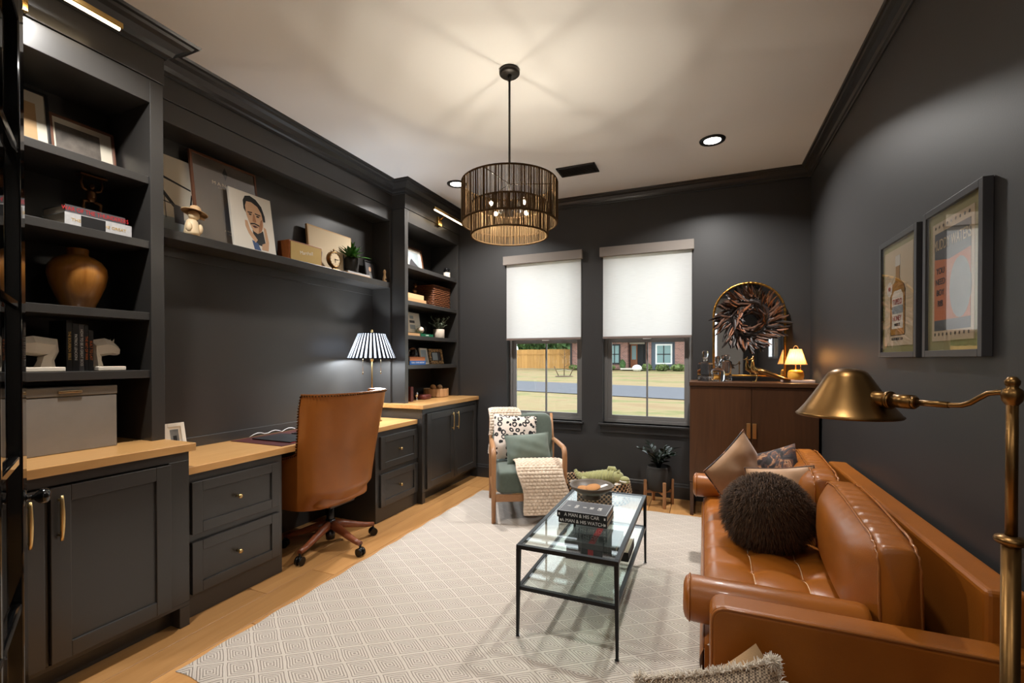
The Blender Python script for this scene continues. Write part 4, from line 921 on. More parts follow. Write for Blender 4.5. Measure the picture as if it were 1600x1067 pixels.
# ------------------------------------------------------------------ desk things
art_frame('photo_frame', 'small white photo frame leaning on the desk behind the near counter', 'picture', (-2.84, 1.695, .797), .115, .185, 12, 'white_frame', [('photo', 'photo_gray', rect(.30, .70, .22, .80)), ('photo_figure', 'black_print', rect(.42, .6, .22, .6))], .022, matb='white_frame')
o = MB().box(-2.985, -2.50, 2.12, 2.80, .797, .8005).build('desk_pad', 'dark_red', bev=.001); tag(o, 'dark red leather desk pad on the desk behind the chair', 'desk pad')
lpd = thing('portfolio', 'black folder with red edge lying on the desk pad', 'folder', (-2.70, 2.37, .8005))
MB().box(-2.90, -2.53, 2.22, 2.46, .8005, .8035).build('red_edge', 'red_print', lpd); MB().box(-2.90, -2.535, 2.215, 2.455, .8035, .8085).build('cover', 'black_book', lpd, bev=.001)
tb = thing('tablet', 'black tablet lying behind the folder on the desk pad', 'tablet', (-2.72, 2.62, .8005)); MB().box(-2.84, -2.60, 2.49, 2.76, .8005, .8085).build('case', 'black_plastic', tb, bev=.003); MB().box(-2.83, -2.61, 2.50, 2.75, .8086, .809).build('screen', 'black_gloss', tb)
MB().tube([(-2.97, 2.25 + i * .03, .806 + .02 * abs(math.sin(i * .7))) for i in range(14)], .003, 6).build('charging_cable', 'vinyl_white').update_tag(); tag(bpy.data.objects['charging_cable'], 'thin white charging cable looping along the back of the desk', 'cable')
# desk lamp with pleated shade
dl = thing('desk_lamp', 'brass desk lamp with a black and white pleated shade', 'lamp', (-2.765, 3.30, .797)); dx, dy = -2.765, 3.30
MB().lathe([(0, 0), (.085, 0), (.085, .008), (.07, .016), (.02, .024), (.012, .03), (0, .03)], (dx, dy, .797), 32).build('base', 'brass', dl)
MB().cyl((dx, dy, .82), (dx, dy, 1.60), .007, n=14).cyl((dx, dy, 1.34), (dx, dy, 1.39), .014, n=14).lathe([(.004, 1.595), (.012, 1.6), (.012, 1.62), (.004, 1.626), (0, 1.627)], (dx, dy, 0), 16).build('pole', 'brass', dl)
NP = 32; zs0, zs1, r0, r1 = 1.366, 1.592, .212, .118; sw = MB(); sb_ = MB()
for i in range(NP):
    a0 = 2 * math.pi * i / NP; a1 = 2 * math.pi * (i + .5) / NP; a2 = 2 * math.pi * (i + 1) / NP
    def pt(a, r_, z): return (dx + r_ * math.cos(a), dy + r_ * math.sin(a), z)
    sw.add([pt(a0, r0, zs0), pt(a1, r0 - .002, zs0), pt(a1, r1 - .001, zs1), pt(a0, r1, zs1)], [(0, 1, 2, 3)])
    sb_.add([pt(a1, r0 - .002, zs0), pt((a1 + a2) / 2, r0 - .010, zs0), pt(a2, r0, zs0), pt(a2, r1, zs1), pt((a1 + a2) / 2, r1 - .006, zs1), pt(a1, r1 - .001, zs1)], [(0, 1, 4, 5), (1, 2, 3, 4)])
sh_ = sw.build('lamp_shade', 'shade_white', dl); sb_.build('dark_pleats', 'shade_black', sh_, kind='stuff')
rg = MB()
for r_, z in ((r0, zs0), (r1, zs1)): rg.tube([(dx + r_ * math.cos(2 * math.pi * i / 48), dy + r_ * math.sin(2 * math.pi * i / 48), z) for i in range(48)], .004, 8, closed=True)
rg.build('shade_band', 'shade_black', sh_)
for s_ in (-1, 1): MB().cyl((dx + s_ * .03, dy + s_ * .085, 1.24), (dx + s_ * .03, dy + s_ * .085, 1.40), .0016, n=6).cyl((dx + s_ * .03, dy + s_ * .085, 1.225), (dx + s_ * .03, dy + s_ * .085, 1.245), .005, .003, 8).build('pull_chain', 'pewter_brass', dl)
for s_ in (-1, 1): point_light('desk_bulb', (s_ * .03, s_ * .06, 1.43 - .797), 22, (.84, .92, 1.0), .03, dl)
# ------------------------------------------------------------------ picture shelf above the desk
zp = 2.0988
art_frame('canvas_print', 'large pale canvas print of a suspension bridge at the left end of the picture shelf', 'picture', (-2.925, 1.705, zp), .305, .49, 7, 'mat_board', [('fog', 'mist', rect(0, 1, 0, .22)), ('cable', 'black_print', [(.0, .80), (.0, .76), (.98, .62), (.98, .64)]), ('cable', 'black_print', [(.15, .70), (.20, .74), (.72, .34), (.68, .31)]), ('tower', 'charcoal_book', rect(.62, .80, .16, .38)), ('cable', 'black_print', [(.90, .30), (.94, .30), (1.0, .56), (.98, .58)]), ('deck', 'charcoal_book', [(0, .455), (1, .36), (1, .345), (0, .44)]), ('hanger', 'black_print', rect(.18, .19, .2, .69)), ('hanger', 'black_print', rect(.33, .34, .2, .6)), ('hanger', 'black_print', rect(.46, .47, .2, .52))], 0, .03)
pf = art_frame('framed_poster', 'large brown poster in a thin walnut frame on the picture shelf', 'picture', (-2.875, 2.065, zp), .455, .575, 8, 'walnut_frame', [('print', 'taupe_print', rect(.03, .97, .03, .97)), ('print_star', 'black_print', [(.5, .78), (.54, .86), (.5, .94), (.46, .86)]), ('print_figure', 'charcoal_book', [(.44, .12), (.60, .12), (.62, .4), (.56, .52), (.48, .52), (.42, .4)])], .014, matb='taupe_print', glass=True)
Wp = ROOT[pf.name].inverted()
def onp(y, z): return Wp @ frame_mat((-.0055, y, z), (0, 1, 0), (0, 0, 1))
lettering('M A N S C', .034, 'poster_cream', pf, onp(-.02, .41)); lettering('A  M O T I O N  P I C T U R E', .012, 'poster_cream', pf, onp(.02, .385)); lettering('A  M O N K   S T O R Y', .014, 'poster_cream', pf, onp(.03, .10)); lettering('in theatres this season', .010, 'poster_cream', pf, onp(.03, .08))
hair = [(.30, .70), (.30, .84), (.36, .93), (.48, .96), (.62, .92), (.74, .82), (.80, .66), (.80, .56), (.75, .55), (.72, .70), (.64, .80), (.5, .85), (.38, .84), (.34, .76), (.34, .64)]
face = [(.34, .84), (.5, .86), (.66, .80), (.74, .68), (.74, .48), (.68, .36), (.58, .31), (.48, .34), (.41, .45), (.36, .58), (.33, .72)]
art_frame('portrait_canvas', 'white canvas with an ink portrait of a man clutching his collar', 'picture', (-2.832, 2.205, zp), .315, .405, 9, 'white_frame', [('ink_neck', 'black_print', [(.46, .36), (.72, .38), (.76, .10), (.48, .12)]), ('ink_coat', 'denim', [(.42, .18), (.56, .14), (.62, .02), (.46, .02)]), ('ink_hand', 'skin_ink', [(.30, .50), (.36, .50), (.40, .36), (.56, .20), (.50, .14), (.36, .28), (.30, .40)]), ('ink_hand', 'skin_ink', [(.74, .46), (.80, .44), (.84, .20), (.80, .04), (.64, .04), (.66, .14), (.76, .18)]),
    ('ink_face', 'skin_ink', face), ('ink_cheek', 'skin_shade', [(.60, .32), (.70, .40), (.74, .60), (.68, .56), (.62, .42)]), ('ink_hair', 'black_print', hair), ('ink_brow', 'black_print', [(.38, .665), (.49, .675), (.50, .655), (.39, .645)]), ('ink_brow', 'black_print', [(.56, .67), (.69, .66), (.69, .64), (.56, .65)]), ('ink_eye', 'black_print', ell(.44, .625, .035, .014)), ('ink_eye', 'black_print', ell(.62, .618, .04, .014)), ('ink_nose', 'skin_shade', [(.51, .64), (.54, .64), (.57, .52), (.55, .50), (.48, .51)]), ('ink_moustache', 'black_print', [(.42, .47), (.52, .49), (.63, .47), (.64, .445), (.52, .468), (.42, .445)]), ('ink_mouth', 'dark_red', [(.45, .43), (.52, .445), (.60, .43), (.52, .405)])], 0, .02)
dk = thing('duck_figurine', 'cream duck figurine wearing a wide straw hat on the picture shelf', 'figurine', (-2.83, 1.775, zp)); fx, fy = -2.83, 1.775
MB().lathe([(0, 0), (.04, 0), (.042, .02), (.036, .06), (.030, .085), (.022, .095), (0, .098)], (fx, fy, zp), 20).ball((fx + .02, fy - .03, zp + .045), (.02, .016, .03)).ball((fx + .02, fy + .035, zp + .045), (.02, .014, .03)).build('body', 'cream_ceramic', dk)
MB().ball((fx + .005, fy + .008, zp + .122), (.028, .032, .03)).build('head', 'cream_ceramic', dk); MB().tube([(fx + .01, fy + .035, zp + .118), (fx + .016, fy + .065, zp + .110)], [(.008, .012), (.003, .010)], 8).build('bill', 'tan_book', dk)
MB().lathe([(.068, .0), (.07, .003), (.04, .009), (.030, .014), (.028, .036), (.018, .044), (0, .046)], (0, 0, 0), 26, m=Matrix.Translation((fx + .005, fy + .012, zp + .138)) @ Matrix.Rotation(R(-12), 4, 'X')).build('hat', 'tan_linen', dk)
sp = thing('vintage_speaker', 'walnut box speaker with gold grille and script badge', 'speaker', (-2.89, 2.635, zp))
MB().box(-2.96, -2.838, 2.475, 2.79, zp, zp + .152).build('cabinet', 'speaker_wood', sp, bev=.004); MB().box(-2.839, -2.833, 2.487, 2.778, zp + .010, zp + .142).build('grille', 'gold_grille', sp)
lettering('Marshall', .038, 'white_frame', sp, frame_mat((-2.8325, 2.632, zp + .078), (0, 1, .12), (0, -.12, 1)))
art_frame('canvas_print', 'tan canvas print with small ink birds behind the mantel clock', 'picture', (-2.925, 3.005, zp), .50, .36, 6, 'tan_book', [('print', 'poster_cream', rect(.02, .98, .03, .97)), ('print_bird', 'charcoal_book', [(.20, .28), (.26, .30), (.28, .42), (.24, .50), (.20, .38)]), ('print_reed', 'charcoal_book', [(.74, .05), (.80, .05), (.79, .5), (.76, .52)]), ('print_bird', 'charcoal_book', [(.08, .30), (.12, .36), (.14, .30)])], 0, .022)
ck = thing('mantel_clock', 'small round brass mantel clock with a cream dial', 'clock', (-2.845, 2.93, zp)); m = Matrix.Translation((-2.87, 2.93, zp + .092)) @ Matrix.Rotation(R(90), 4, 'Y')
MB().lathe([(0, 0), (.060, 0), (.066, .004), (.066, .034), (.060, .042), (.056, .040)], n=36, m=m).build('case', 'aged_brass', ck); MB().disc((0, 0, .036), .058, 36, m=m).build('dial', 'clock_face', ck)
hd = MB().box(-.002, .002, -.004, .036, .037, .0385, m).box(-.004, .028, -.0016, .0016, .0385, .040, m).box(-.004, .004, -.004, .004, .038, .041, m); hd.build('hands', 'black_print', ck, kind='stuff')
mk = MB()
for i in range(12): a = i * math.pi / 6; mk.box(-.0012, .0012, .044, .054, .0365, .0372, m @ Matrix.Rotation(a, 4, 'Z'))
mk.build('hour_marks', 'black_print', ck, kind='stuff')
MB().cyl((-2.85, 2.93, zp + .155), (-2.85, 2.93, zp + .17), .006, n=10).ball((-2.85, 2.93, zp + .172), .008, 10, 8).build('crown', 'aged_brass', ck); MB().box(-2.872, -2.828, 2.90, 2.96, zp, zp + .012).box(-2.858, -2.842, 2.915, 2.945, zp + .012, zp + .030).build('stand', 'aged_brass', ck, bev=.002)
book('cream book lying flat under the fern pot, upper of two', -2.96, -2.845, 3.09, 3.37, zp + .016, zp + .032, 'silver_book', group='books under the shelf plant'); book('brown book lying flat under the fern pot, lower of two', -2.965, -2.84, 3.075, 3.375, zp, zp + .016, 'tan_book2', group='books under the shelf plant')
pl = thing('potted_plant', 'green leafy plant in a ribbed dark pot on the picture shelf', 'plant', (-2.905, 3.20, zp + .032)); zz = zp + .032
MB().lathe([(0, 0), (.05, 0), (.056, .01), (.06, .06), (.060, .12), (.055, .135), (.048, .135), (.046, .11), (0, .11)], (-2.905, 3.20, zz), 40).build('pot', 'stone_pot', pl)
def leaf_mesh(name, L, W, mat, bend=.25, n=6):
    b = MB(); vs = []; fs = []
    for i in range(n + 1):
        q = i / n; w_ = W * math.sin(math.pi * min(1, q * .92 + .06)) ** .8; x = L * q; z = -bend * L * q * q
        vs += [(x, -w_ / 2, z + .12 * w_), (x, 0, z), (x, w_ / 2, z + .12 * w_)]
    for i in range(n): fs += [(i * 3, i * 3 + 3, i * 3 + 4, i * 3 + 1), (i * 3 + 1, i * 3 + 4, i * 3 + 5, i * 3 + 2)]
    me = bpy.data.meshes.new(name); me.from_pydata(vs, [], fs); me.polygons.foreach_set('use_smooth', [True] * len(fs)); me.materials.append(MATS[mat]); return me
def put_leaf(me, parent, p, az, el, s_=1.0, roll=0.0, name='leaf'):
    o = link(name, me, parent); inv = ROOT[parent.name]
    o.matrix_local = inv @ Matrix.Translation(p) @ Matrix.Rotation(az, 4, 'Z') @ Matrix.Rotation(-el, 4, 'Y') @ Matrix.Rotation(roll, 4, 'X') @ Matrix.Scale(s_, 4); return o
lm = leaf_mesh('leaf', .13, .03, 'leaf_green', .35); rs = random.Random(5)
for i in range(34):
    az = rs.uniform(-1.7, 1.7); put_leaf(lm, pl, (-2.905 + rs.uniform(-.02, .02), 3.20 + rs.uniform(-.03, .03), zz + .115), az, rs.uniform(.35, 1.45), rs.uniform(.7, 1.25), rs.uniform(-.5, .5))
art_frame('photo_frame', 'small black photo frame with a woman in the dark end of the picture shelf', 'picture', (-2.93, 3.50, zp), .145, .20, 8, 'black_frame', [('photo', 'charcoal_book', rect(.1, .9, .1, .9)), ('photo_dress', 'photo_gray', [(.34, .1), (.66, .1), (.6, .45), (.42, .45)]), ('photo_face', 'skin_ink', ell(.5, .60, .12, .12))], .012, matb='black_print')
cp = thing('carved_figurine', 'slim pale carved figurine at the right end of the picture shelf', 'figurine', (-2.84, 3.575, zp))
MB().lathe([(0, 0), (.020, 0), (.021, .01), (.019, .04), (.012, .065), (.010, .085), (.013, .09), (.014, .105), (.010, .12), (0, .126)], (-2.84, 3.575, zp), 16).build('body', 'tan_book', cp); MB().box(-2.824, -2.8195, 3.565, 3.585, zp + .02, zp + .035).build('carved_mark', 'black_print', cp)
# ------------------------------------------------------------------ far bookcase
z4, z3, z2, z1 = [q + .0008 for q in reversed(SH_F)]
art_frame('framed_art', 'framed grey print leaning on the top shelf of the bookcase by the windows', 'picture', (-2.84, 4.08, z4), .36, .265, 10, 'walnut_frame', [('mat_opening', 'white_frame', rect(.10, .90, .09, .91)), ('print', 'mist', rect(.28, .80, .2, .82)), ('print_hill', 'charcoal_book', [(.28, .2), (.80, .2), (.6, .36), (.42, .52), (.34, .4)])], .018, matb='mat_board')
jr = thing('candle_jar', 'dark candle jar with a white label on the top shelf', 'jar', (-2.73, 4.545, z4)); MB().lathe([(0, 0), (.036, 0), (.038, .005), (.038, .085), (.030, .09)], (-2.73, 4.545, z4), 24).build('glass', 'black_gloss', jr); MB().lathe([(.0385, .006), (.0385, .062)], (-2.73, 4.545, z4), 24).build('jar_label', 'paper', jr); MB().lathe([(0, .11), (.034, .11), (.034, .088), (0, .088)], (-2.73, 4.545, z4), 24).build('lid', 'black_metal', jr)
bk_ = thing('wicker_basket', 'square brown wicker basket on the second shelf by the windows', 'basket', (-2.84, 4.44, z3)); rs = random.Random(3)
b0, b1, c0, c1 = -2.99, -2.735, 4.27, 4.62
MB().box(b0 + .012, b1 - .012, c0 + .012, c1 - .012, z3, z3 + .235).build('liner', 'black_book', bk_)
for i in range(12):
    zz = z3 + .010 + i * .0205; pts = []
    per = [(b0, c0), (b1, c0), (b1, c1), (b0, c1)]
    for k in range(4):
        p, q = per[k], per[(k + 1) % 4]
        for j in range(12):
            f = j / 12; w_ = .004 * math.sin((j + i) * math.pi); ph = (1 if (j + i) % 2 else -1) * .0035
            nx, ny = (0, -1) if k == 0 else ((1, 0) if k == 1 else ((0, 1) if k == 2 else (-1, 0)))
            pts.append((p[0] + (q[0] - p[0]) * f + nx * ph, p[1] + (q[1] - p[1]) * f + ny * ph, zz + rs.uniform(-.002, .002)))
    MB().tube(pts, (.009, .007), 6, closed=True).build('wicker_row', 'wicker', bk_)
book('thick tan book lying under the small bust, upper of two', -2.93, -2.745, 3.80, 4.10, z3 + .045, z3 + .095, 'tan_book', group='tan books by the wicker basket'); book('wide tan book lying on the shelf, lower of two beside the wicker basket', -2.94, -2.735, 3.80, 4.13, z3, z3 + .045, 'tan_book2', group='tan books by the wicker basket')
bs = thing('bust_figurine', 'small dark bronze bust standing on two tan books', 'figurine', (-2.82, 4.04, z3 + .095)); zb = z3 + .095
MB().lathe([(0, 0), (.026, 0), (.026, .012), (.014, .018), (.012, .03)], (-2.82, 4.04, zb), 18).build('socle', 'bronze_cast', bs); MB().ball((-2.82, 4.04, zb + .05), (.02, .034, .026)).tube([(-2.82, 4.04, zb + .06), (-2.815, 4.04, zb + .09)], [.012, .011], 10).ball((-2.812, 4.04, zb + .108), (.021, .018, .026)).ball((-2.792, 4.04, zb + .105), (.006, .005, .007)).build('bust', 'bronze_cast', bs)
art_frame('framed_art', 'white-matted print with three grey blocks behind the baseball', 'picture', (-2.80, 4.02, z2 + .032), .27, .23, 9, 'black_frame', [('mat_opening', 'white_frame', rect(.02, .80, .05, .92)), ('print', 'mist', rect(.30, .55, .68, .82)), ('print', 'charcoal_book', rect(.26, .60, .48, .60)), ('print', 'mist', rect(.26, .60, .20, .40))], .008, matb='white_frame')
book('green cloth book lying under the baseball', -2.90, -2.715, 4.0, 4.235, z2, z2 + .030, 'green_book', group='books on the baseball shelf', title='GREEN', tmat='white_print', tsize=.018); book('tan book lying at the left edge of the baseball shelf', -2.86, -2.72, 3.73, 3.99, z2, z2 + .030, 'tan_book2', group='books on the baseball shelf')
bb = thing('baseball', 'worn baseball in a clear cube on the green book', 'ball', (-2.76, 4.06, z2 + .030)); MB().ball((-2.76, 4.06, z2 + .071), .036, 20, 14).build('ball', 'plaster', bb)
MB().tube([(-2.76 + .0365 * math.cos(a) * math.cos(.6 * math.sin(2 * a)), 4.06 + .0365 * math.sin(a) * math.cos(.6 * math.sin(2 * a)), z2 + .071 + .0365 * math.sin(.6 * math.sin(2 * a))) for a in [i * math.pi / 20 for i in range(40)]], .0012, 4, closed=True).build('stitching', 'red_print', bb); MB().box(-2.803, -2.717, 4.017, 4.103, z2 + .030, z2 + .115).build('display_case', 'pane_glass', bb)
pp = thing('potted_plant', 'feathery sage plant in a pale concrete pot on the bookcase', 'plant', (-2.76, 4.42, z2)); MB().lathe([(0, 0), (.060, 0), (.063, .005), (.063, .098), (.056, .1), (.055, .08), (0, .08)], (-2.76, 4.42, z2), 30).build('pot', 'concrete', pp)
lm2 = leaf_mesh('leaf', .026, .012, 'leaf_sage', .1, 3); rs = random.Random(9)
for i in range(26):
    az = rs.uniform(0, 6.28); sp_ = rs.uniform(.03, .17); hh = rs.uniform(.06, .17); p0 = Vector((-2.76, 4.42, z2 + .08)); p1 = p0 + Vector((math.cos(az) * sp_ * .6, math.sin(az) * sp_ * 1.1, hh)); MB().tube([p0, (p0 + p1) / 2 + Vector((0, 0, .02)), p1], .0012, 4).build('stem', 'leaf_sage', pp)
    for k in range(7): q = p0.lerp(p1, .35 + .1 * k); put_leaf(lm2, pp, tuple(q), rs.uniform(0, 6.28), rs.uniform(.2, 1.2), rs.uniform(.8, 1.3))
book('blue book lying flat with white spine lettering, under the orange book', -2.90, -2.712, 3.80, 4.085, z1, z1 + .040, 'blue_book', group='books on the leopard frame shelf', title='TEXAS  STATE HISTORY', tmat='white_print', tsize=.022); book('orange book lying flat on the blue book', -2.89, -2.725, 3.82, 4.09, z1 + .040, z1 + .080, 'orange_book', group='books on the leopard frame shelf')
gg = thing('glass_ornament', 'brown and clear glass cloche ornament on the orange book', 'ornament', (-2.78, 3.95, z1 + .080)); MB().lathe([(0, 0), (.05, 0), (.05, .010), (0, .010)], (-2.78, 3.95, z1 + .080), 24).build('stand', 'walnut', gg); MB().lathe([(.045, .010), (.048, .05), (.038, .085), (.016, .1), (.001, .102)], (-2.78, 3.95, z1 + .080), 24).build('dome', 'crystal', gg); MB().ball((-2.78, 3.95, z1 + .12), (.018, .022, .026), 10, 8).build('shell', 'plaster', gg)
art_frame('photo_frame', 'plain cream photo frame leaning beside the leopard frame', 'picture', (-2.78, 4.19, z1), .16, .175, 10, 'white_frame', [('photo', 'mist', rect(.1, .9, .1, .9))], .008, rz=.1, matb='white_frame')
art_frame('photo_frame', 'leopard-patterned photo frame on the bookcase by the windows', 'picture', (-2.775, 4.42, z1), .27, .17, 10, 'leopard_small', [('photo', 'mist', rect(.22, .62, .25, .76)), ('photo_dark', 'charcoal_book', rect(.62, .82, .25, .76))], .035, matb='black_print')
zc = .9328
book('dark red book standing upright at the left of the far counter', -2.86, -2.70, 3.80, 3.845, zc, zc + .15, 'dark_red', 'x1')
MB().lathe([(0, 0), (.018, 0), (.008, .01), (.006, .03), (.016, .045), (.018, .07), (.010, .085), (0, .088)], (-2.76, 3.985, zc), 14).build('small_bell', 'chrome').update_tag(); tag(bpy.data.objects['small_bell'], 'small silver bell between the red book and the leather case', 'bell')
rc = thing('leather_case', 'low reddish leather case on the far counter', 'case', (-2.77, 4.11, zc)); superbox(-2.84, -2.70, 4.03, 4.19, zc, zc + .05, None, .35, 24, 14).build('body', 'leather_red', rc); MB().tube([(-2.70, 4.08, zc + .034), (-2.694, 4.11, zc + .044), (-2.70, 4.14, zc + .034)], .003, 6).build('strap', 'dark_red', rc)
wb_ = thing('wooden_bowl', 'round wooden bowl of upright slats on the far counter', 'bowl', (-2.83, 4.47, zc))
MB().lathe([(0, .004), (.13, .004), (.135, .012), (.0, .012)], (-2.83, 4.47, zc), 30).build('base', 'bowl_wood', wb_)
for i in range(22):
    a = 2 * math.pi * i / 22; m = Matrix.Translation((-2.83, 4.47, zc)) @ Matrix.Rotation(a, 4, 'Z'); MB().box(.132, .142, -.0185, .0185, .004, .092, m).build('slat', 'bowl_wood', wb_, bev=.002)
for i, (q, r_, c_) in enumerate((((-.02, -.03), .035, 'cork'), ((.03, .03), .033, 'tan_book2'), ((-.03, .05), .034, 'cork'), ((.02, -.07), .032, 'cork'))):
    o = MB().ball((-2.83 + q[0], 4.47 + q[1], zc + .048 + .055 * (i < 2)), r_, 14, 10).build('wooden_ball', c_); tag(o, ('cork-brown ball peeking above the slatted bowl at its left', 'tan wooden ball peeking above the slatted bowl at its right', 'wooden ball deep at the back of the slatted bowl', 'wooden ball deep at the left of the slatted bowl')[i], 'ball', 'balls in the slatted bowl')
# ------------------------------------------------------------------ coffee table things
E_ = .0008
zt = tz + E_
def cover_book(label, x0, x1, y0, y1, z0, z1, title, big=None):
    t_ = book(label, x0, x1, y0, y1, z0, z1, 'black_book', 'y0', 'books on top of the coffee table', title, 'white_print', .026, tsx=.92)
    for a in (x0 + .012, x1 - .012): MB().box(a - .004, a + .004, y0 - .0005, y0 + .001, (z0 + z1) / 2 - .006, (z0 + z1) / 2 + .006).build('spine_mark', 'white_print', t_)
    return t_
cover_book('black book titled A Man and His Watch, lower of the two on the glass top', -.735, -.468, 2.405, 2.60, zt, zt + .031, 'A MAN & HIS WATCH')
b2 = cover_book('black book titled A Man and His Car, topmost on the glass table', -.742, -.468, 2.40, 2.60, zt + .0318, zt + .066, 'A MAN & HIS CAR')
zc2 = zt + .0665
MB().box(-.739, -.471, 2.403, 2.597, zc2 - .0004, zc2).build('cover_face', 'charcoal_book', b2)
for a, c, e, f in ((-.735, -.475, 2.408, 2.4095), (-.735, -.475, 2.5905, 2.592), (-.735, -.7335, 2.408, 2.592), (-.4765, -.475, 2.408, 2.592)): MB().box(a, c, e, f, zc2 + .0001, zc2 + .0003).build('cover_rule', 'white_print', b2)
for tx, x in (('A', -.70), ('MAN', -.655), ('&', -.61), ('HIS', -.57), ('CAR', -.525)): lettering(tx, .030, 'white_print', b2, frame_mat((x, 2.50, zc2 + .0004), (0, 1, 0), (-1, 0, 0)), sx=.8)
zs_ = .262 + E_
def shelf_book(label, z0, z1, cover, dx=0, title=None, tm='white_print', red=False):
    t_ = book(label, -.70 + dx, -.42 + dx, 2.42, 2.68, z0, z1, cover, 'y0', 'books on the lower glass shelf', title, tm, .022)
    if red: MB().box(-.575, -.545, 2.4195, 2.4203, z0 + .002, z1 - .002).build('red_band', 'red_print', t_)
    return t_
shelf_book('dark book with white spine title, lowest on the glass shelf', zs_, zs_ + .034, 'black_book', 0, 'FORD IN FILM'); shelf_book('dark book with a red spine band in the lower shelf stack', zs_ + .0348, zs_ + .07, 'black_book', .005, None, red=True)
o = shelf_book('grey green photo book on top of the lower shelf stack', zs_ + .0708, zs_ + .098, 'charcoal_book', -.004)
MB().box(-.575, -.54, 2.43, 2.67, zs_ + .0981, zs_ + .0984).build('red_band', 'red_print', o)
book('small black book standing off alone on the lower shelf by the sofa side', -.412, -.372, 2.50, 2.72, zs_, zs_ + .05, 'black_book', 'y0')
wl_ = thing('ceramic_bowl', 'footed dark ceramic bowl on the glass coffee table', 'bowl', (-.665, 2.90, zt)); bx_, by_ = -.665, 2.90
MB().lathe([(0, .002), (.060, .002), (.062, .006), (.056, .022), (.060, .030), (.098, .046), (.128, .066), (.142, .088), (.139, .091), (.130, .082), (.112, .060), (.07, .046), (0, .042)], (bx_, by_, zt), 40).build('body', 'ceramic_bowl', wl_)
for i, (a, c, rz_, lb) in enumerate(((-.035, -.035, .4, 'round cork coaster at the left inside the ceramic bowl'), (.015, -.02, -.3, 'round cork coaster overlapping at the centre of the ceramic bowl'))):
    m = Matrix.Translation((bx_ + a, by_ + c, zt + .062 + i * .011)) @ Matrix.Rotation(.12 * (i + .5), 4, 'X') @ Matrix.Rotation(rz_ * .3, 4, 'Y'); o = MB().lathe([(0, 0), (.046, 0), (.048, .004), (.046, .008), (0, .008)], n=26, m=m).build('coaster', 'cork'); tag(o, lb, 'coaster', 'coasters in the bowl')
o = MB().box(-.04, .04, -.03, .03, 0, .001, Matrix.Translation((bx_ + .062, by_ + .012, zt + .078)) @ Matrix.Rotation(-.35, 4, 'Y') @ Matrix.Rotation(.5, 4, 'Z')).build('white_card', 'vinyl_white'); tag(o, 'white card tucked in the ceramic bowl', 'card')
# ------------------------------------------------------------------ armchair textiles
def pillow_thing(name, label, c, w, h, t, rotm, mat, group=None, wr=.004, seed=0, cat='pillow', piping=None, pinch=.07):
    t_ = thing(name, label, cat, c, group=group)
    m = Matrix.Translation(c) @ rotm @ Matrix.Translation((0, h / 2, 0))
    o = pillow(MB(), w, h, t, m, pinch, wr, seed, 26).build('cover', mat, t_)
    if piping:
        f = pillow_fn(w, h, t, pinch, 1); pts = [f(i / 20, 0) for i in range(20)] + [f(1, i / 20) for i in range(20)] + [f(1 - i / 20, 1) for i in range(20)] + [f(0, 1 - i / 20) for i in range(20)]
        MB().tube(pts, .004, 6, closed=True, m=m).build('piping', piping, t_)
    return t_, m
def stand(face, lean, roll=0.0):
    """pillow plane -> upright, facing angle face (deg, direction of its normal), leaning back, rolled in plane"""
    return Matrix.Rotation(R(face) + math.pi / 2, 4, 'Z') @ Matrix.Rotation(R(90 - lean), 4, 'X') @ Matrix.Rotation(R(roll), 4, 'Z')
fa = math.degrees(math.atan2(-.888, .46))
pillow_thing('throw_pillow', 'leopard print pillow leaning in the green armchair', P3(.225, .375, .435), .42, .42, .12, stand(fa + 8, 20, -5), 'leopard', 'pillows in the armchair', seed=1)
pillow_thing('throw_pillow', 'sage velvet lumbar pillow in front of the leopard pillow', P3(.345, .245, .44), .40, .26, .11, stand(fa + 4, 24, 3), 'sage_velvet', 'pillows in the armchair', seed=2, piping='sage_velvet')
def knit_sheet(path, halfw, sgn, ncol, skew=0.0):
    """chunky garter-knit throw along a path (list of points), width across the chair's local x"""
    P = [Vector(p) for p in path]; Ls = [0]
    for a, c in zip(P, P[1:]): Ls.append(Ls[-1] + (c - a).length)
    def at(s_):
        for i in range(len(P) - 1):
            if s_ <= Ls[i + 1] or i == len(P) - 2: f = (s_ - Ls[i]) / (Ls[i + 1] - Ls[i]); return P[i].lerp(P[i + 1], f), (P[i + 1] - P[i]).normalized()
    X = Vector((rt.x, rt.y, 0)); nr = int(Ls[-1] / .026); nv = nr * 6 + 1; nu = ncol * 6 + 1
    def fn(v, u):
        s_ = v * Ls[-1]; p0, t0 = at(max(0, s_ - .03)); p1, t1 = at(min(Ls[-1], s_ + .03)); p, _ = at(s_)
        t_ = (t0 + t1).normalized(); p = (p0 + p1 + p) / 3; n = X.cross(t_).normalized() * sgn
        a = (u - .5) * 2
        rw = v * nr; h = abs(math.sin(math.pi * rw)) ** .7; ph = (int(rw) % 2) * .5
        cc = abs(math.sin(math.pi * (u * ncol + ph))) ** .6
        bumpv = .014 * h * (.30 + .70 * cc)
        edge = (1 - abs(a) ** 8)
        q = p + X * (a * halfw * (1 + .05 * math.sin(7 * v + 1) - .10 * v * v) + skew * v * v + .012 * math.sin(11 * v)) + n * (bumpv * edge + .005)
        return tuple(q)
    return MB().grid(fn, nv, nu)
th = thing('knit_throw', 'chunky cream knit throw draped over the armchair seat and back corner', 'throw', P3(.34, .0, .47))
drape = [P3(.40, .22, .470), P3(.40, .14, .472), P3(.40, .05, .462), P3(.40, .0, .435), P3(.41, -.03, .38), P3(.415, -.038, .30), P3(.425, -.045, .18), P3(.435, -.05, .075)]
knit_sheet(drape, .20, -1, 12, .03).build('seat_drape', 'knit', th, solid=.012)
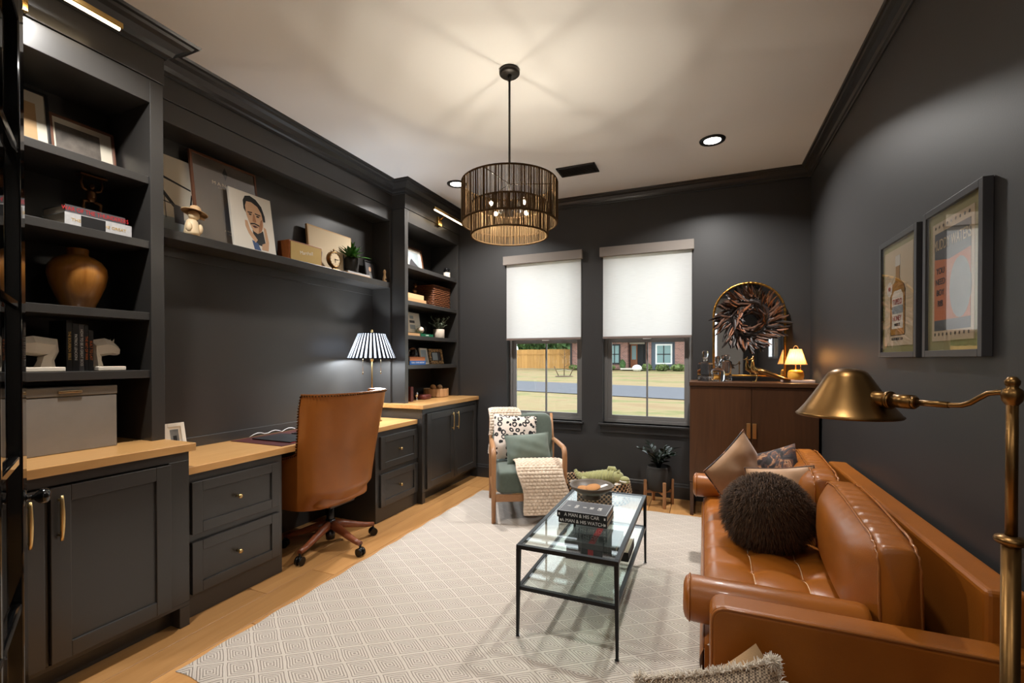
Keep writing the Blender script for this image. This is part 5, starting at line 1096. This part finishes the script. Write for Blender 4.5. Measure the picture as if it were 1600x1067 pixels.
dr2 = [P3(.15, .60, .62), P3(.15, .60, .74), P3(.15, .625, .815), P3(.15, .66, .852), P3(.15, .71, .862), P3(.15, .765, .85), P3(.15, .80, .80), P3(.15, .81, .62), P3(.15, .805, .40)]
knit_sheet(dr2, .15, 1, 10).build('back_drape', 'knit', th, solid=.012)
# ------------------------------------------------------------------ dog bed basket, plush crocodile, plant stand
db = thing('dog_bed', 'oval black and tan woven pet basket under the windows', 'pet bed', (-.98, 4.40, 0)); ex, ey, ra, rb_ = -.98, 4.40, .345, .255
for i in range(9):
    z = .014 + i * .0215; k = 1 - .05 * abs(i - 4) / 4
    MB().tube([(ex + ra * k * math.cos(2 * math.pi * j / 72), ey + rb_ * k * math.sin(2 * math.pi * j / 72), z) for j in range(72)], (.013, .014), 8, closed=True).build('coil', 'basket_weave', db)
superbox(ex - ra + .03, ex + ra - .03, ey - rb_ + .03, ey + rb_ - .03, .02, .135, None, .55, 40, 16, .1).build('cushion', 'bed_cushion', db)
cr = thing('plush_crocodile', 'green striped plush crocodile lying across the pet basket', 'toy', (-.95, 4.36, .14))
tail = [(-1.20, 4.50, .235), (-1.17, 4.475, .20), (-1.12, 4.45, .185), (-1.06, 4.42, .19), (-1.0, 4.39, .20), (-.93, 4.36, .215), (-.86, 4.33, .235), (-.80, 4.305, .255), (-.755, 4.285, .262)]
rad0 = [.016, .026, .036, .050, .060, .066, .066, .058, .050]
def dens(pts, rr, k):
    o = []; q = []
    for i in range(len(pts) - 1):
        for j in range(k): f = j / k; o.append(tuple(Vector(pts[i]).lerp(Vector(pts[i + 1]), f))); q.append(rr[i] * (1 - f) + rr[i + 1] * f)
    return o + [pts[-1]], q + [rr[-1]]
pt_, rr_ = dens(tail, rad0, 10); rr_ = [r_ * (1 + .15 * math.sin(i * 1.35)) for i, r_ in enumerate(rr_)]
MB().tube(pt_, rr_, 16).build('body', 'plush', cr)
MB().ball((-.735, 4.278, .268), (.056, .05, .048), 18, 12).ball((-.675, 4.262, .252), (.052, .038, .028), 16, 10).ball((-.665, 4.258, .232), (.046, .034, .018), 14, 8).build('head', 'plush', cr)
MB().tube([(-.71, 4.235, .24), (-.665, 4.222, .236), (-.625, 4.25, .232), (-.640, 4.285, .236)], .006, 6).build('teeth', 'plush_white', cr)
for s_ in (-1, 1): MB().ball((-.728, 4.278 + s_ * .026, .312), (.014, .012, .013), 10, 8).build('eye_bump', 'plush', cr)
for px_, py_ in ((-1.06, 4.36), (-.86, 4.27), (-.98, 4.46), (-.80, 4.37)):
    MB().tube([(px_, py_, .20), (px_ - .012, py_ - .03, .165), (px_ + .01, py_ - .05, .15), (px_ + .035, py_ - .055, .148)], [.034, .030, .028, .02], 12).build('leg', 'plush', cr)
MB().tube([(-.84, 4.33, .285), (-.82, 4.34, .318), (-.78, 4.33, .322), (-.755, 4.31, .305)], [.02, .028, .026, .016], 12).build('bow', 'plush', cr)
ps = thing('plant_stand', 'four-legged wooden stand holding the dark plant pot', 'plant stand', (-.385, 4.455, 0)); sx0, sy0 = -.385, 4.455
an = [R(-165 + 12), R(-75 + 12), R(15 + 12), R(105 + 12)]
for a in an:
    m = Matrix.Translation((sx0, sy0, 0)) @ Matrix.Rotation(a, 4, 'Z'); MB().box(.118, .142, -.013, .013, 0, .235, m).build('leg', 'teak', ps, bev=.003)
for a in an[:2]:
    m = Matrix.Translation((sx0, sy0, 0)) @ Matrix.Rotation(a, 4, 'Z'); MB().box(-.118, .118, -.012, .012, .112 if a == an[0] else .1125, .135, m).build('cross_bar', 'teak_x', ps, bev=.002)
po = thing('potted_plant', 'glossy dark zz plant in a black ribbed pot on the wooden stand', 'plant', (sx0, sy0, .136)); zz = .136
MB().lathe([(0, 0), (.085, 0), (.098, .012), (.110, .06), (.112, .19), (.106, .20), (.108, .212), (.104, .225), (.096, .226), (.094, .2), (0, .19)], (sx0, sy0, zz), 40).build('pot', 'stone_pot', po)
lm3 = leaf_mesh('leaf', .085, .036, 'leaf_dark', .15, 5); rs = random.Random(21)
for i in range(9):
    az = i * 2.4 + .3; sp_ = rs.uniform(.10, .19); hh = rs.uniform(.12, .22)
    p0 = Vector((sx0 + rs.uniform(-.02, .02), sy0 + rs.uniform(-.02, .02), zz + .19)); yl = .62 if math.sin(az) > 0 else 1.0
    p1 = p0 + Vector((math.cos(az) * sp_, math.sin(az) * sp_ * yl, hh)); pm_ = (p0 + p1) / 2 + Vector((-math.cos(az) * .02, -math.sin(az) * .02, .03))
    MB().tube([p0, pm_, p1], [.006, .005, .003], 6).build('stem', 'leaf_dark', po)
    for k in range(9):
        f = .25 + .75 * k / 8; q = p0.lerp(pm_, f * 2) if f < .5 else pm_.lerp(p1, f * 2 - 1); put_leaf(lm3, po, tuple(q), az + (.75 if k % 2 else -.75) * (1 if k < 8 else 0), rs.uniform(.35, .85), rs.uniform(.75, 1.1), rs.uniform(-.5, .5))
# ------------------------------------------------------------------ bar cabinet things
zk = 1.163 + E_
rb0 = MB().box(.235, .655, 4.575, 4.66, zk, zk + .038).build('mirror_riser', 'black_plastic', bev=.003); tag(rb0, 'flat black block under the arched mirror', 'block')
mi = thing('arched_mirror', 'arched gold-framed mirror standing on the bar cabinet', 'mirror', (.372, 4.64, zk + .039)); mx0, mx1, mz0, mz1 = .085, .66, zk + .039, 2.05
ym = 4.64; rad_ = (mx1 - mx0) / 2; mcx = (mx0 + mx1) / 2
arch = [(mx0, mz0)] + [(mcx - rad_ * math.cos(math.pi * i / 40), mz1 - rad_ + rad_ * math.sin(math.pi * i / 40)) for i in range(41)] + [(mx1, mz0)]
MB().prism(arch, ym, ym + .006, 'y').build('mirror_glass', 'mirror', mi); MB().prism(arch, ym + .0065, ym + .02, 'y').build('backing', 'black_plastic', mi)
fpts = [(x, ym - .002, z) for x, z in arch]; dn, rd = dens([(mx0, ym - .002, mz0 + .1 * k) for k in range(5)] + fpts[1:-1] + [(mx1, ym - .002, mz0 + .1 * k) for k in (4, 3, 2, 1, 0)], [.0105] * 200, 3)
MB().tube(dn, [.0105 * (1 + .09 * math.sin(i * 1.3)) for i in range(len(dn))], 10).build('frame', 'gold_frame', mi); MB().tube([(mx0, ym - .002, mz0 + .006), (mx1, ym - .002, mz0 + .006)], .0095, 10).build('frame', 'gold_frame', mi)
wr = thing('feather_wreath', 'round wreath of brown feathers hanging in front of the arched mirror', 'wreath', (.375, 4.60, 1.715)); wx, wy, wz = .375, 4.605, 1.715
MB().tube([(wx + .165 * math.cos(2 * math.pi * i / 40), wy + .01, wz + .165 * math.sin(2 * math.pi * i / 40)) for i in range(40)], .028, 8, closed=True).build('ring', 'feather_dark', wr)
def feather_mesh(mat, L, W, curl):
    b = MB(); vs = []; fs = []; n = 6
    for i in range(n + 1):
        q = i / n; w_ = W * (math.sin(math.pi * min(1, q * .9 + .08)) ** .7); vs += [(L * q, -w_ / 2, -.004 * 0 + curl * L * q * q - .15 * w_), (L * q, 0, curl * L * q * q + .1 * w_), (L * q, w_ / 2, curl * L * q * q - .15 * w_)]
    for i in range(n): fs += [(i * 3, i * 3 + 3, i * 3 + 4, i * 3 + 1), (i * 3 + 1, i * 3 + 4, i * 3 + 5, i * 3 + 2)]
    me = bpy.data.meshes.new('feather'); me.from_pydata(vs, [], fs); me.polygons.foreach_set('use_smooth', [True] * len(fs)); me.materials.append(MATS[mat]); return me
fms = [feather_mesh('feather_brown', .13, .020, .30), feather_mesh('feather_dark', .14, .021, .24), feather_mesh('feather_rust', .12, .018, .36), feather_mesh('feather_dark', .11, .02, .45)]
rs = random.Random(11); inv = ROOT[wr.name]
for i in range(290):
    a = rs.uniform(0, 2 * math.pi); rr0 = rs.choice((.115, .15, .19, .20)) + rs.uniform(-.02, .02); dr = rs.uniform(-.5, .5) + (.55 if rr0 > .14 else 2.2)   # direction relative to radial, swirling
    base = Vector((wx + rr0 * math.cos(a), wy - rs.uniform(.0, .035), wz + rr0 * math.sin(a))); dir_ = a + dr
    xax = Vector((math.cos(dir_), rs.uniform(-.45, .05), math.sin(dir_))).normalized(); yax = Vector((0, -1, 0)).cross(xax).normalized(); zax = xax.cross(yax)
    m = Matrix.Identity(4)
    for k in range(3): m[k][0] = xax[k]; m[k][1] = yax[k]; m[k][2] = zax[k]; m[k][3] = base[k]
    o = link('feather', fms[rs.choice((0, 0, 1, 1, 2, 3))], wr); o.matrix_local = inv @ m @ Matrix.Rotation(rs.uniform(-.6, .6), 4, 'X') @ Matrix.Scale(rs.uniform(.7, 1.05), 4)
def decanter(label, x, y, prof, stop, cut=True, n=24, sq=False):
    t_ = thing('decanter', label, 'decanter', (x, y, zk), group='glass decanters on the bar cabinet')
    m = Matrix.Translation((x, y, zk)) @ Matrix.Rotation(R(20), 4, 'Z')
    MB().lathe(prof, n=4 if sq else n, m=m, smooth=not sq).build('body', 'crystal', t_); MB().lathe(stop, n=n, m=m).build('stopper', 'crystal', t_)
    if cut:
        r_ = prof[1][0] * (.74 if sq else 1); b = MB()
        for k in range(14 if not sq else 0):
            a = 2 * math.pi * k / 14
            for s_ in (-1, 1): b.tube([(r_ * 1.01 * math.cos(a + s_ * q * .45), r_ * 1.01 * math.sin(a + s_ * q * .45), .012 + .05 * q) for q in (0, .33, .66, 1)], .0014, 4, m=m)
        if sq:
            for k in range(4):
                mm = m @ Matrix.Rotation(math.pi / 4 + k * math.pi / 2, 4, 'Z')
                for j in range(5):
                    for s_ in (-1, 1): b.cyl((r_ * .97, -.03 + j * .015, .012), (r_ * .97, -.03 + j * .015 + s_ * .02, .06), .0013, n=4, m=mm)
        b.build('cut_facets', 'crystal', t_, kind='stuff')
    return t_
decanter('tall square cut-glass decanter at the left end of the bar cabinet', .012, 4.42, [(.0, .003), (.066, .003), (.068, .01), (.068, .15), (.058, .165), (.024, .172), (.022, .205), (.030, .212)], [(0, .175), (.018, .178), (.02, .212), (.026, .216), (.026, .262), (.022, .268), (0, .27)], sq=True)
decanter('round-shouldered glass decanter with a ball stopper', .115, 4.385, [(.0, .003), (.05, .003), (.054, .02), (.058, .08), (.054, .10), (.03, .118), (.019, .125), (.018, .155), (.026, .162)], [(0, .13), (.014, .135), (.015, .162), (.01, .168), (.024, .178), (.030, .198), (.022, .218), (0, .225)], cut=False)
decanter('tall ribbed glass decanter behind the ball-stoppered one', .185, 4.49, [(.0, .003), (.044, .003), (.046, .02), (.046, .17), (.036, .18), (.024, .186), (.022, .20)], [(0, .19), (.02, .192), (.03, .20), (.03, .232), (0, .236)])
pk = thing('peacock_figurine', 'brass peacock figurine with a long trailing tail', 'figurine', (.42, 4.36, zk)); qx, qy = .395, 4.36
MB().tube([(qx + .05, qy, zk + .09), (qx + .02, qy, zk + .092), (qx - .006, qy, zk + .108), (qx - .014, qy, zk + .14), (qx - .012, qy, zk + .17), (qx - .012, qy, zk + .19)], [.018, .03, .026, .015, .010, .008], 14).build('body', 'polished_brass', pk)
MB().ball((qx - .016, qy, zk + .196), (.013, .010, .011), 12, 8).tube([(qx - .026, qy, zk + .195), (qx - .046, qy, zk + .188)], [.005, .001], 8).tube([(qx - .012, qy, zk + .203), (qx - .008, qy, zk + .222)], [.002, .006], 6).build('head', 'polished_brass', pk)
MB().tube([(qx + .03, qy, zk + .098), (qx + .08, qy, zk + .085), (qx + .14, qy, zk + .06), (qx + .21, qy, zk + .036), (qx + .265, qy, zk + .022)], [(.026, .030), (.026, .034), (.020, .034), (.014, .028), (.006, .014)], 12).build('tail', 'aged_brass', pk)
for s_ in (-1, 1): MB().tube([(qx + .015, qy + s_ * .012, zk + .075), (qx + .022, qy + s_ * .014, zk + .04), (qx + .012, qy + s_ * .014, zk + .006), (qx - .012, qy + s_ * .016, zk + .003)], [.006, .004, .004, .003], 8).build('leg', 'polished_brass', pk)
o = MB().box(.612, .838, 4.37, 4.53, zk, zk + .022).build('stone_tray', 'pink_stone', bev=.003); tag(o, 'pale pink stone slab under the small glowing lamp', 'tray')
tl_ = thing('table_lamp', 'small glowing lamp with a rattan shade on the bar cabinet', 'lamp', (.712, 4.45, zk + .0228)); ux, uy, uz = .712, 4.45, zk + .0228
MB().lathe([(0, 0), (.05, 0), (.056, .006), (.060, .03), (.058, .06), (.05, .076), (.03, .082), (0, .083)], (ux, uy, uz), 32).build('base', 'lamp_yellow', tl_)
MB().cyl((ux, uy, uz + .08), (ux, uy, uz + .15), .005, n=10).tube([(ux + .018 * math.cos(a), uy, uz + .255 + .03 * math.sin(a)) for a in [math.pi * i / 10 for i in range(11)]], .003, 6).cyl((ux + .035, uy, uz + .083), (ux + .035, uy, uz + .13), .0015, n=6).build('stem', 'brass', tl_)
sh_ = MB().lathe([(.082, .128), (.042, .258)], (ux, uy, uz), 40).build('lamp_shade', 'shade_rattan', tl_)
rb2 = MB()
for i in range(44): a = 2 * math.pi * i / 44; rb2.cyl((ux + .0825 * math.cos(a), uy + .0825 * math.sin(a), uz + .128), (ux + .0425 * math.cos(a), uy + .0425 * math.sin(a), uz + .258), .0012, n=4)
rb2.build('shade_ribs', 'tan_twine', sh_, kind='stuff'); MB().tube([(ux + .0825 * math.cos(2 * math.pi * i / 40), uy + .0825 * math.sin(2 * math.pi * i / 40), uz + .129) for i in range(40)], .0035, 6, closed=True).build('shade_rim', 'tan_twine', sh_)
point_light('table_lamp_bulb', (0, 0, .185), 4.0, (1, .66, .30), .016, tl_)
# ------------------------------------------------------------------ sofa pillows
def sofa_pillow(label, c, w, h, t, face, lean, roll, mat, seed, piping): return pillow_thing('throw_pillow', label, c, w, h, t, stand(face, lean, roll), mat, 'pillows on the sofa', .006, seed, piping=piping)
sofa_pillow('tall patterned pillow with tan back at the far end of the sofa', (.315, 3.22, .45), .42, .42, .13, -46, 8, 33, 'satin_tan', 3, 'print_dark')
sofa_pillow('dark floral pillow against the far back cushion', (.40, 3.10, .44), .42, .38, .12, -132, 12, 22, 'print_dark', 4, None)
sofa_pillow('tan satin pillow with a brown edge behind the fur pillow', (.415, 2.84, .45), .36, .32, .11, -118, 10, 12, 'satin_tan', 5, 'feather_brown')
fp = thing('fur_pillow', 'round dark brown fur pillow on the leather sofa', 'pillow', (.275, 2.60, .42)); fc = Vector((.295, 2.60, .585)); fr_ = .205
ball_ = MB().ball(tuple(fc), (.20, .145, .185), 28, 18).build('cushion', 'fur_brown', fp)
rs = random.Random(17); bA = MB(); bB = MB()
for i in range(15000):
    z = rs.uniform(-1, 1); a = rs.uniform(0, 2 * math.pi); r_ = math.sqrt(1 - z * z); n = Vector((r_ * math.cos(a), r_ * math.sin(a), z))
    p = fc + Vector((n.x * .198, n.y * .143, n.z * .183)); L = rs.uniform(.022, .05)
    comb = Vector((rs.uniform(-.35, .35), rs.uniform(-.35, .35), -.75 + rs.uniform(-.2, .2))); t1 = (n + comb * .5).normalized(); t2 = (n * .4 + comb).normalized()
    q1 = p + t1 * L * .55; q2 = q1 + t2 * L * .5; sd_ = n.cross(t2); sd_ = sd_.normalized() * .0011 if sd_.length > 1e-4 else Vector((.0011, 0, 0))
    (bA if rs.random() < .72 else bB).add([p - sd_, p + sd_, q1 + sd_ * .8, q1 - sd_ * .8, q2], [(0, 1, 2, 3), (3, 2, 4)], True)
bA.build('fur', 'fur_brown', fp, kind='stuff'); bB.build('fur', 'fur_tip', fp, kind='stuff')
# ------------------------------------------------------------------ floor pillows leaning on the near sofa arm
sofp, mm_ = pillow_thing('floor_pillow', 'plain tan pillow leaning against the near sofa arm', (.247, 1.475, .085), .40, .40, .11, stand(-92, 5, 40), 'tan_linen', 'pillows on the floor by the sofa arm', seed=6)
wv_, mw = pillow_thing('floor_pillow', 'woven tweed pillow with shaggy cream fringe leaning by the sofa arm', (.155, 1.365, .085), .38, .42, .13, stand(-92, 4, 22), 'woven_tweed', 'pillows on the floor by the sofa arm', seed=7)
f = pillow_fn(.38, .42, .13, .07, 1); fb = MB(); rs = random.Random(31)
for i in range(1500):
    e = rs.randrange(4); q = rs.random(); u, v = ((q, 1), (0, q), (1, q), (q, 0))[e] if rs.random() < .65 else (q, 1)
    p = Vector(f(u, v)); o_ = Vector((u - .5, v - .5, 0)).normalized(); d_ = (o_ + Vector((rs.uniform(-.6, .6), rs.uniform(-.6, .6), rs.uniform(-.8, .8)))).normalized(); L = rs.uniform(.012, .032)
    fb.tube([p, p + d_ * L * .6, p + d_ * L + Vector((0, -.006, 0))], [.0016, .0013, .0006], 3, caps=False, m=mw)
fb.build('fringe', 'fringe', wv_, kind='stuff')
for u, v in ((0, 1), (1, 1)):
    pm2 = MB(); p = Vector(f(u, v))
    for i in range(160):
        d_ = Vector((rs.uniform(-1, 1), rs.uniform(-1, 1), rs.uniform(-1, 1))).normalized(); pm2.tube([p, p + d_ * rs.uniform(.012, .028)], [.0022, .0008], 3, caps=False, m=mw)
    pm2.build('corner_tuft', 'fringe', wv_, kind='stuff')
# ------------------------------------------------------------------ outside the windows
b = MB()
def gz(y): return -.18 if y < 20 else (-.18 + .66 * min(1, (y - 20) / 26) ** 1.1)
b.grid(lambda u, v: (-60 + 110 * u, YB + .2 + (90) * v, gz(YB + .2 + 90 * v + .25 * (-60 + 110 * u))), 40, 90)
o = b.build('lawn', 'lawn'); tag(o, 'patchy straw and green lawn beyond the windows', 'lawn', kind='stuff')
b = MB().grid(lambda u, v: (-60 + 110 * u, (18.0 - .27 * (-60 + 110 * u)) + v * (6.0 - .06 * (-60 + 110 * u)), gz(18 + 6 * v) + .03), 30, 6)
o = b.build('road', 'asphalt'); tag(o, 'grey asphalt road crossing the lawn outside', 'road', kind='structure')
hy = 43.0; hz = .42
def hx(px): return None
fn_ = thing('wooden_fence', 'honey-coloured wooden privacy fence left of the brick house', 'fence', (-22, hy + 1, hz))
x = -27.5; k = 0
bm_ = None
while x < -12.2:
    p = MB().box(0, .33, 0, .04, 0, 1.93).build('board', 'fence_wood', fn_, w=False) if bm_ is None else link('board', bm_, fn_)
    if bm_ is None: bm_ = p.data
    p.location = (x + 22, 0, random.uniform(-.02, .02)); x += .345; k += 1
MB().box(-27.5, -12.2, hy + .94, hy + .99, hz + 1.42, hz + 1.52).build('top_rail', 'fence_wood', fn_)
ho = thing('brick_house', 'pink brick house with a wooden front door across the road', 'house', (-5, hy, hz))
def hb(nm, mat, x0, x1, y0, y1, z0, z1, par=None): return MB().box(x0, x1, hy + y0, hy + y1, hz + z0, hz + z1).build(nm, mat, par or ho)
hb('wall', 'brick_wall', -11.9, -6.5, 0, 8, 0, 2.75); hb('wall', 'brick_wall', -4.82, -4.37, -.3, 8, 0, 2.75); hb('porch_back', 'dark_gray', -6.5, -4.82, 1.2, 1.4, 0, 2.75); hb('siding_wall', 'siding', -4.37, -2.34, -.2, 8, 0, 2.75); hb('wall', 'brick_wall', -2.34, 3.5, -.6, 8, 0, 2.75)
hb('fascia', 'siding', -13.8, 4.0, -1.0, -.8, 2.7, 3.0); 
rf = MB().prism([(hy - 1.2, hz + 2.95), (hy + 9, hz + 2.95), (hy + 4, hz + 5.8)], -13.9, 4.1, 'x').build('roof', 'roof_gray', ho)
def hwin(x0, x1, y, z0, z1, trim):
    w_ = hb('window', trim, x0 - .14, x1 + .14, y - .06, y, z0 - .14, z1 + .14); hb('pane', 'house_glass', x0, x1, y - .09, y - .06, z0, z1, w_)
    hb('mullion', 'dark_gray', (x0 + x1) / 2 - .04, (x0 + x1) / 2 + .04, y - .12, y - .09, z0, z1, w_); hb('mullion', 'dark_gray', x0, x1, y - .12, y - .09, (z0 + z1) / 2 - .05, (z0 + z1) / 2 + .03, w_)
hwin(-8.07, -7.3, 0, .6, 2.2, 'dark_gray'); hwin(-3.87, -2.72, -.2, .62, 2.15, 'house_trim')
d = hb('front_door', 'oak_door', -6.4, -5.76, 1.1, 1.2, .05, 2.35); hb('pane', 'house_glass', -6.28, -5.88, 1.06, 1.1, .9, 2.2, d); hb('dark_opening', 'dark_gray', -5.72, -5.2, 1.1, 1.2, .05, 2.35); hb('door_trim', 'sandstone', -6.48, -5.1, 1.04, 1.12, 2.35, 2.5)
hb('downspout', 'dark_gray', -11.95, -11.8, -.12, 0, 0, 2.7); hb('porch_step', 'sandstone', -6.9, -4.9, -1.6, 1.2, 0, .12)
def shrub(label, x, y, r_, h, mat='shrub_leaf', cat='shrub', n=260, z0=None, name='shrub', grp='shrubs by the brick house', trunk=0):
    z0 = gz(y) if z0 is None else z0
    t_ = thing(name, label, cat, (x, y, z0), group=grp); rs = random.Random(int(x * 100) + 7); b = MB()
    for i in range(n):
        z = rs.uniform(-1, 1); a = rs.uniform(0, 6.283); q = rs.uniform(.6, 1.0); k_ = math.sqrt(1 - z * z) * q; p = Vector((x + r_ * k_ * math.cos(a), y + r_ * k_ * math.sin(a), z0 + trunk + h / 2 + z * q * h / 2)); s_ = r_ * rs.uniform(.10, .24)
        v1 = Vector((rs.uniform(-1, 1), rs.uniform(-1, 1), rs.uniform(-1, 1))).normalized() * s_; v2 = v1.cross(Vector((rs.uniform(-1, 1), rs.uniform(-1, 1), rs.uniform(-1, 1)))).normalized() * s_; b.add([p - v1, p + v2, p + v1, p - v2], [(0, 1, 2, 3)])
    b.ball((x, y, z0 + trunk + h / 2), (r_ * .8, r_ * .8, h * .42), 12, 8)
    b.build('foliage', mat, t_, kind='stuff'); MB().cyl((x, y, z0), (x, y, z0 + trunk + h * .3), .05 + r_ * .04, n=8).build('trunk', 'bark', t_)
shrub('low bush below the dark-framed house window', -8.0, hy - 1.3, .6, .45); shrub('rounded bush beside the porch of the brick house', -4.6, hy - 1.6, .45, .6); shrub('green bush under the white-trimmed house window', -3.3, hy - 1.7, .6, .55); shrub('wide bush below the right half of the white-trimmed window', -2.0, hy - 1.9, .65, .6); shrub('small bush at the right end of the brick house', .3, hy - 1.8, .7, .6); shrub('small dark bush at the left corner of the brick house', -11.4, hy - .9, .45, .45)
shrub('tall leafy plant beside the wooden front door', -6.85, hy - .7, .3, 1.0, 'tree_leaf')
for x, lb in ((-25.5, 'dark green tree rising behind the left part of the fence'), (-21.0, 'dark green tree rising behind the middle of the fence'), (-17.2, 'dark green tree rising behind the right part of the fence')): shrub(lb, x, hy + 14, 2.0, 4.4, 'tree_leaf', 'tree', 900, .4, 'leafy_tree', 'trees behind the fence', 1.0)
tx_, ty_ = -9.6, 32.8; zg = gz(ty_ + .25 * tx_) + .01
st = thing('young_tree', 'bare young tree tied between two stakes on the lawn', 'tree', (tx_, ty_, zg))
MB().tube([(tx_, ty_, zg), (tx_ + .02, ty_, zg + 1.0), (tx_ + .06, ty_, zg + 2.1)], [.035, .03, .012], 8).build('trunk', 'bark', st)
rs = random.Random(2)
for i in range(16):
    z = zg + rs.uniform(.6, 2.0); a = rs.uniform(0, 6.28); MB().tube([(tx_ + .03, ty_, z), (tx_ + .03 + .5 * math.cos(a), ty_ + .5 * math.sin(a), z + .35)], [.012, .004], 5).build('branch', 'bark', st)
for s_ in (-1, 1):
    MB().cyl((tx_ + s_ * .42, ty_, zg), (tx_ + s_ * .78, ty_, zg + .75), .032, n=8).build('stake', 'bark', st); MB().cyl((tx_, ty_, zg + .5), (tx_ + s_ * .6, ty_, zg + .42), .010, n=5).build('guy_line', 'paper', st)
MB().lathe([(.7, 0), (.6, .05), (0, .07)], (tx_, ty_, zg), 20).build('mulch_ring', 'bark', st)
o = MB().ball((-5.35, hy - 2.3, hz + .15), (.42, .4, .3), 14, 10).build('white_bag', 'house_trim'); tag(o, 'white rounded bag on the path before the front door', 'bag')
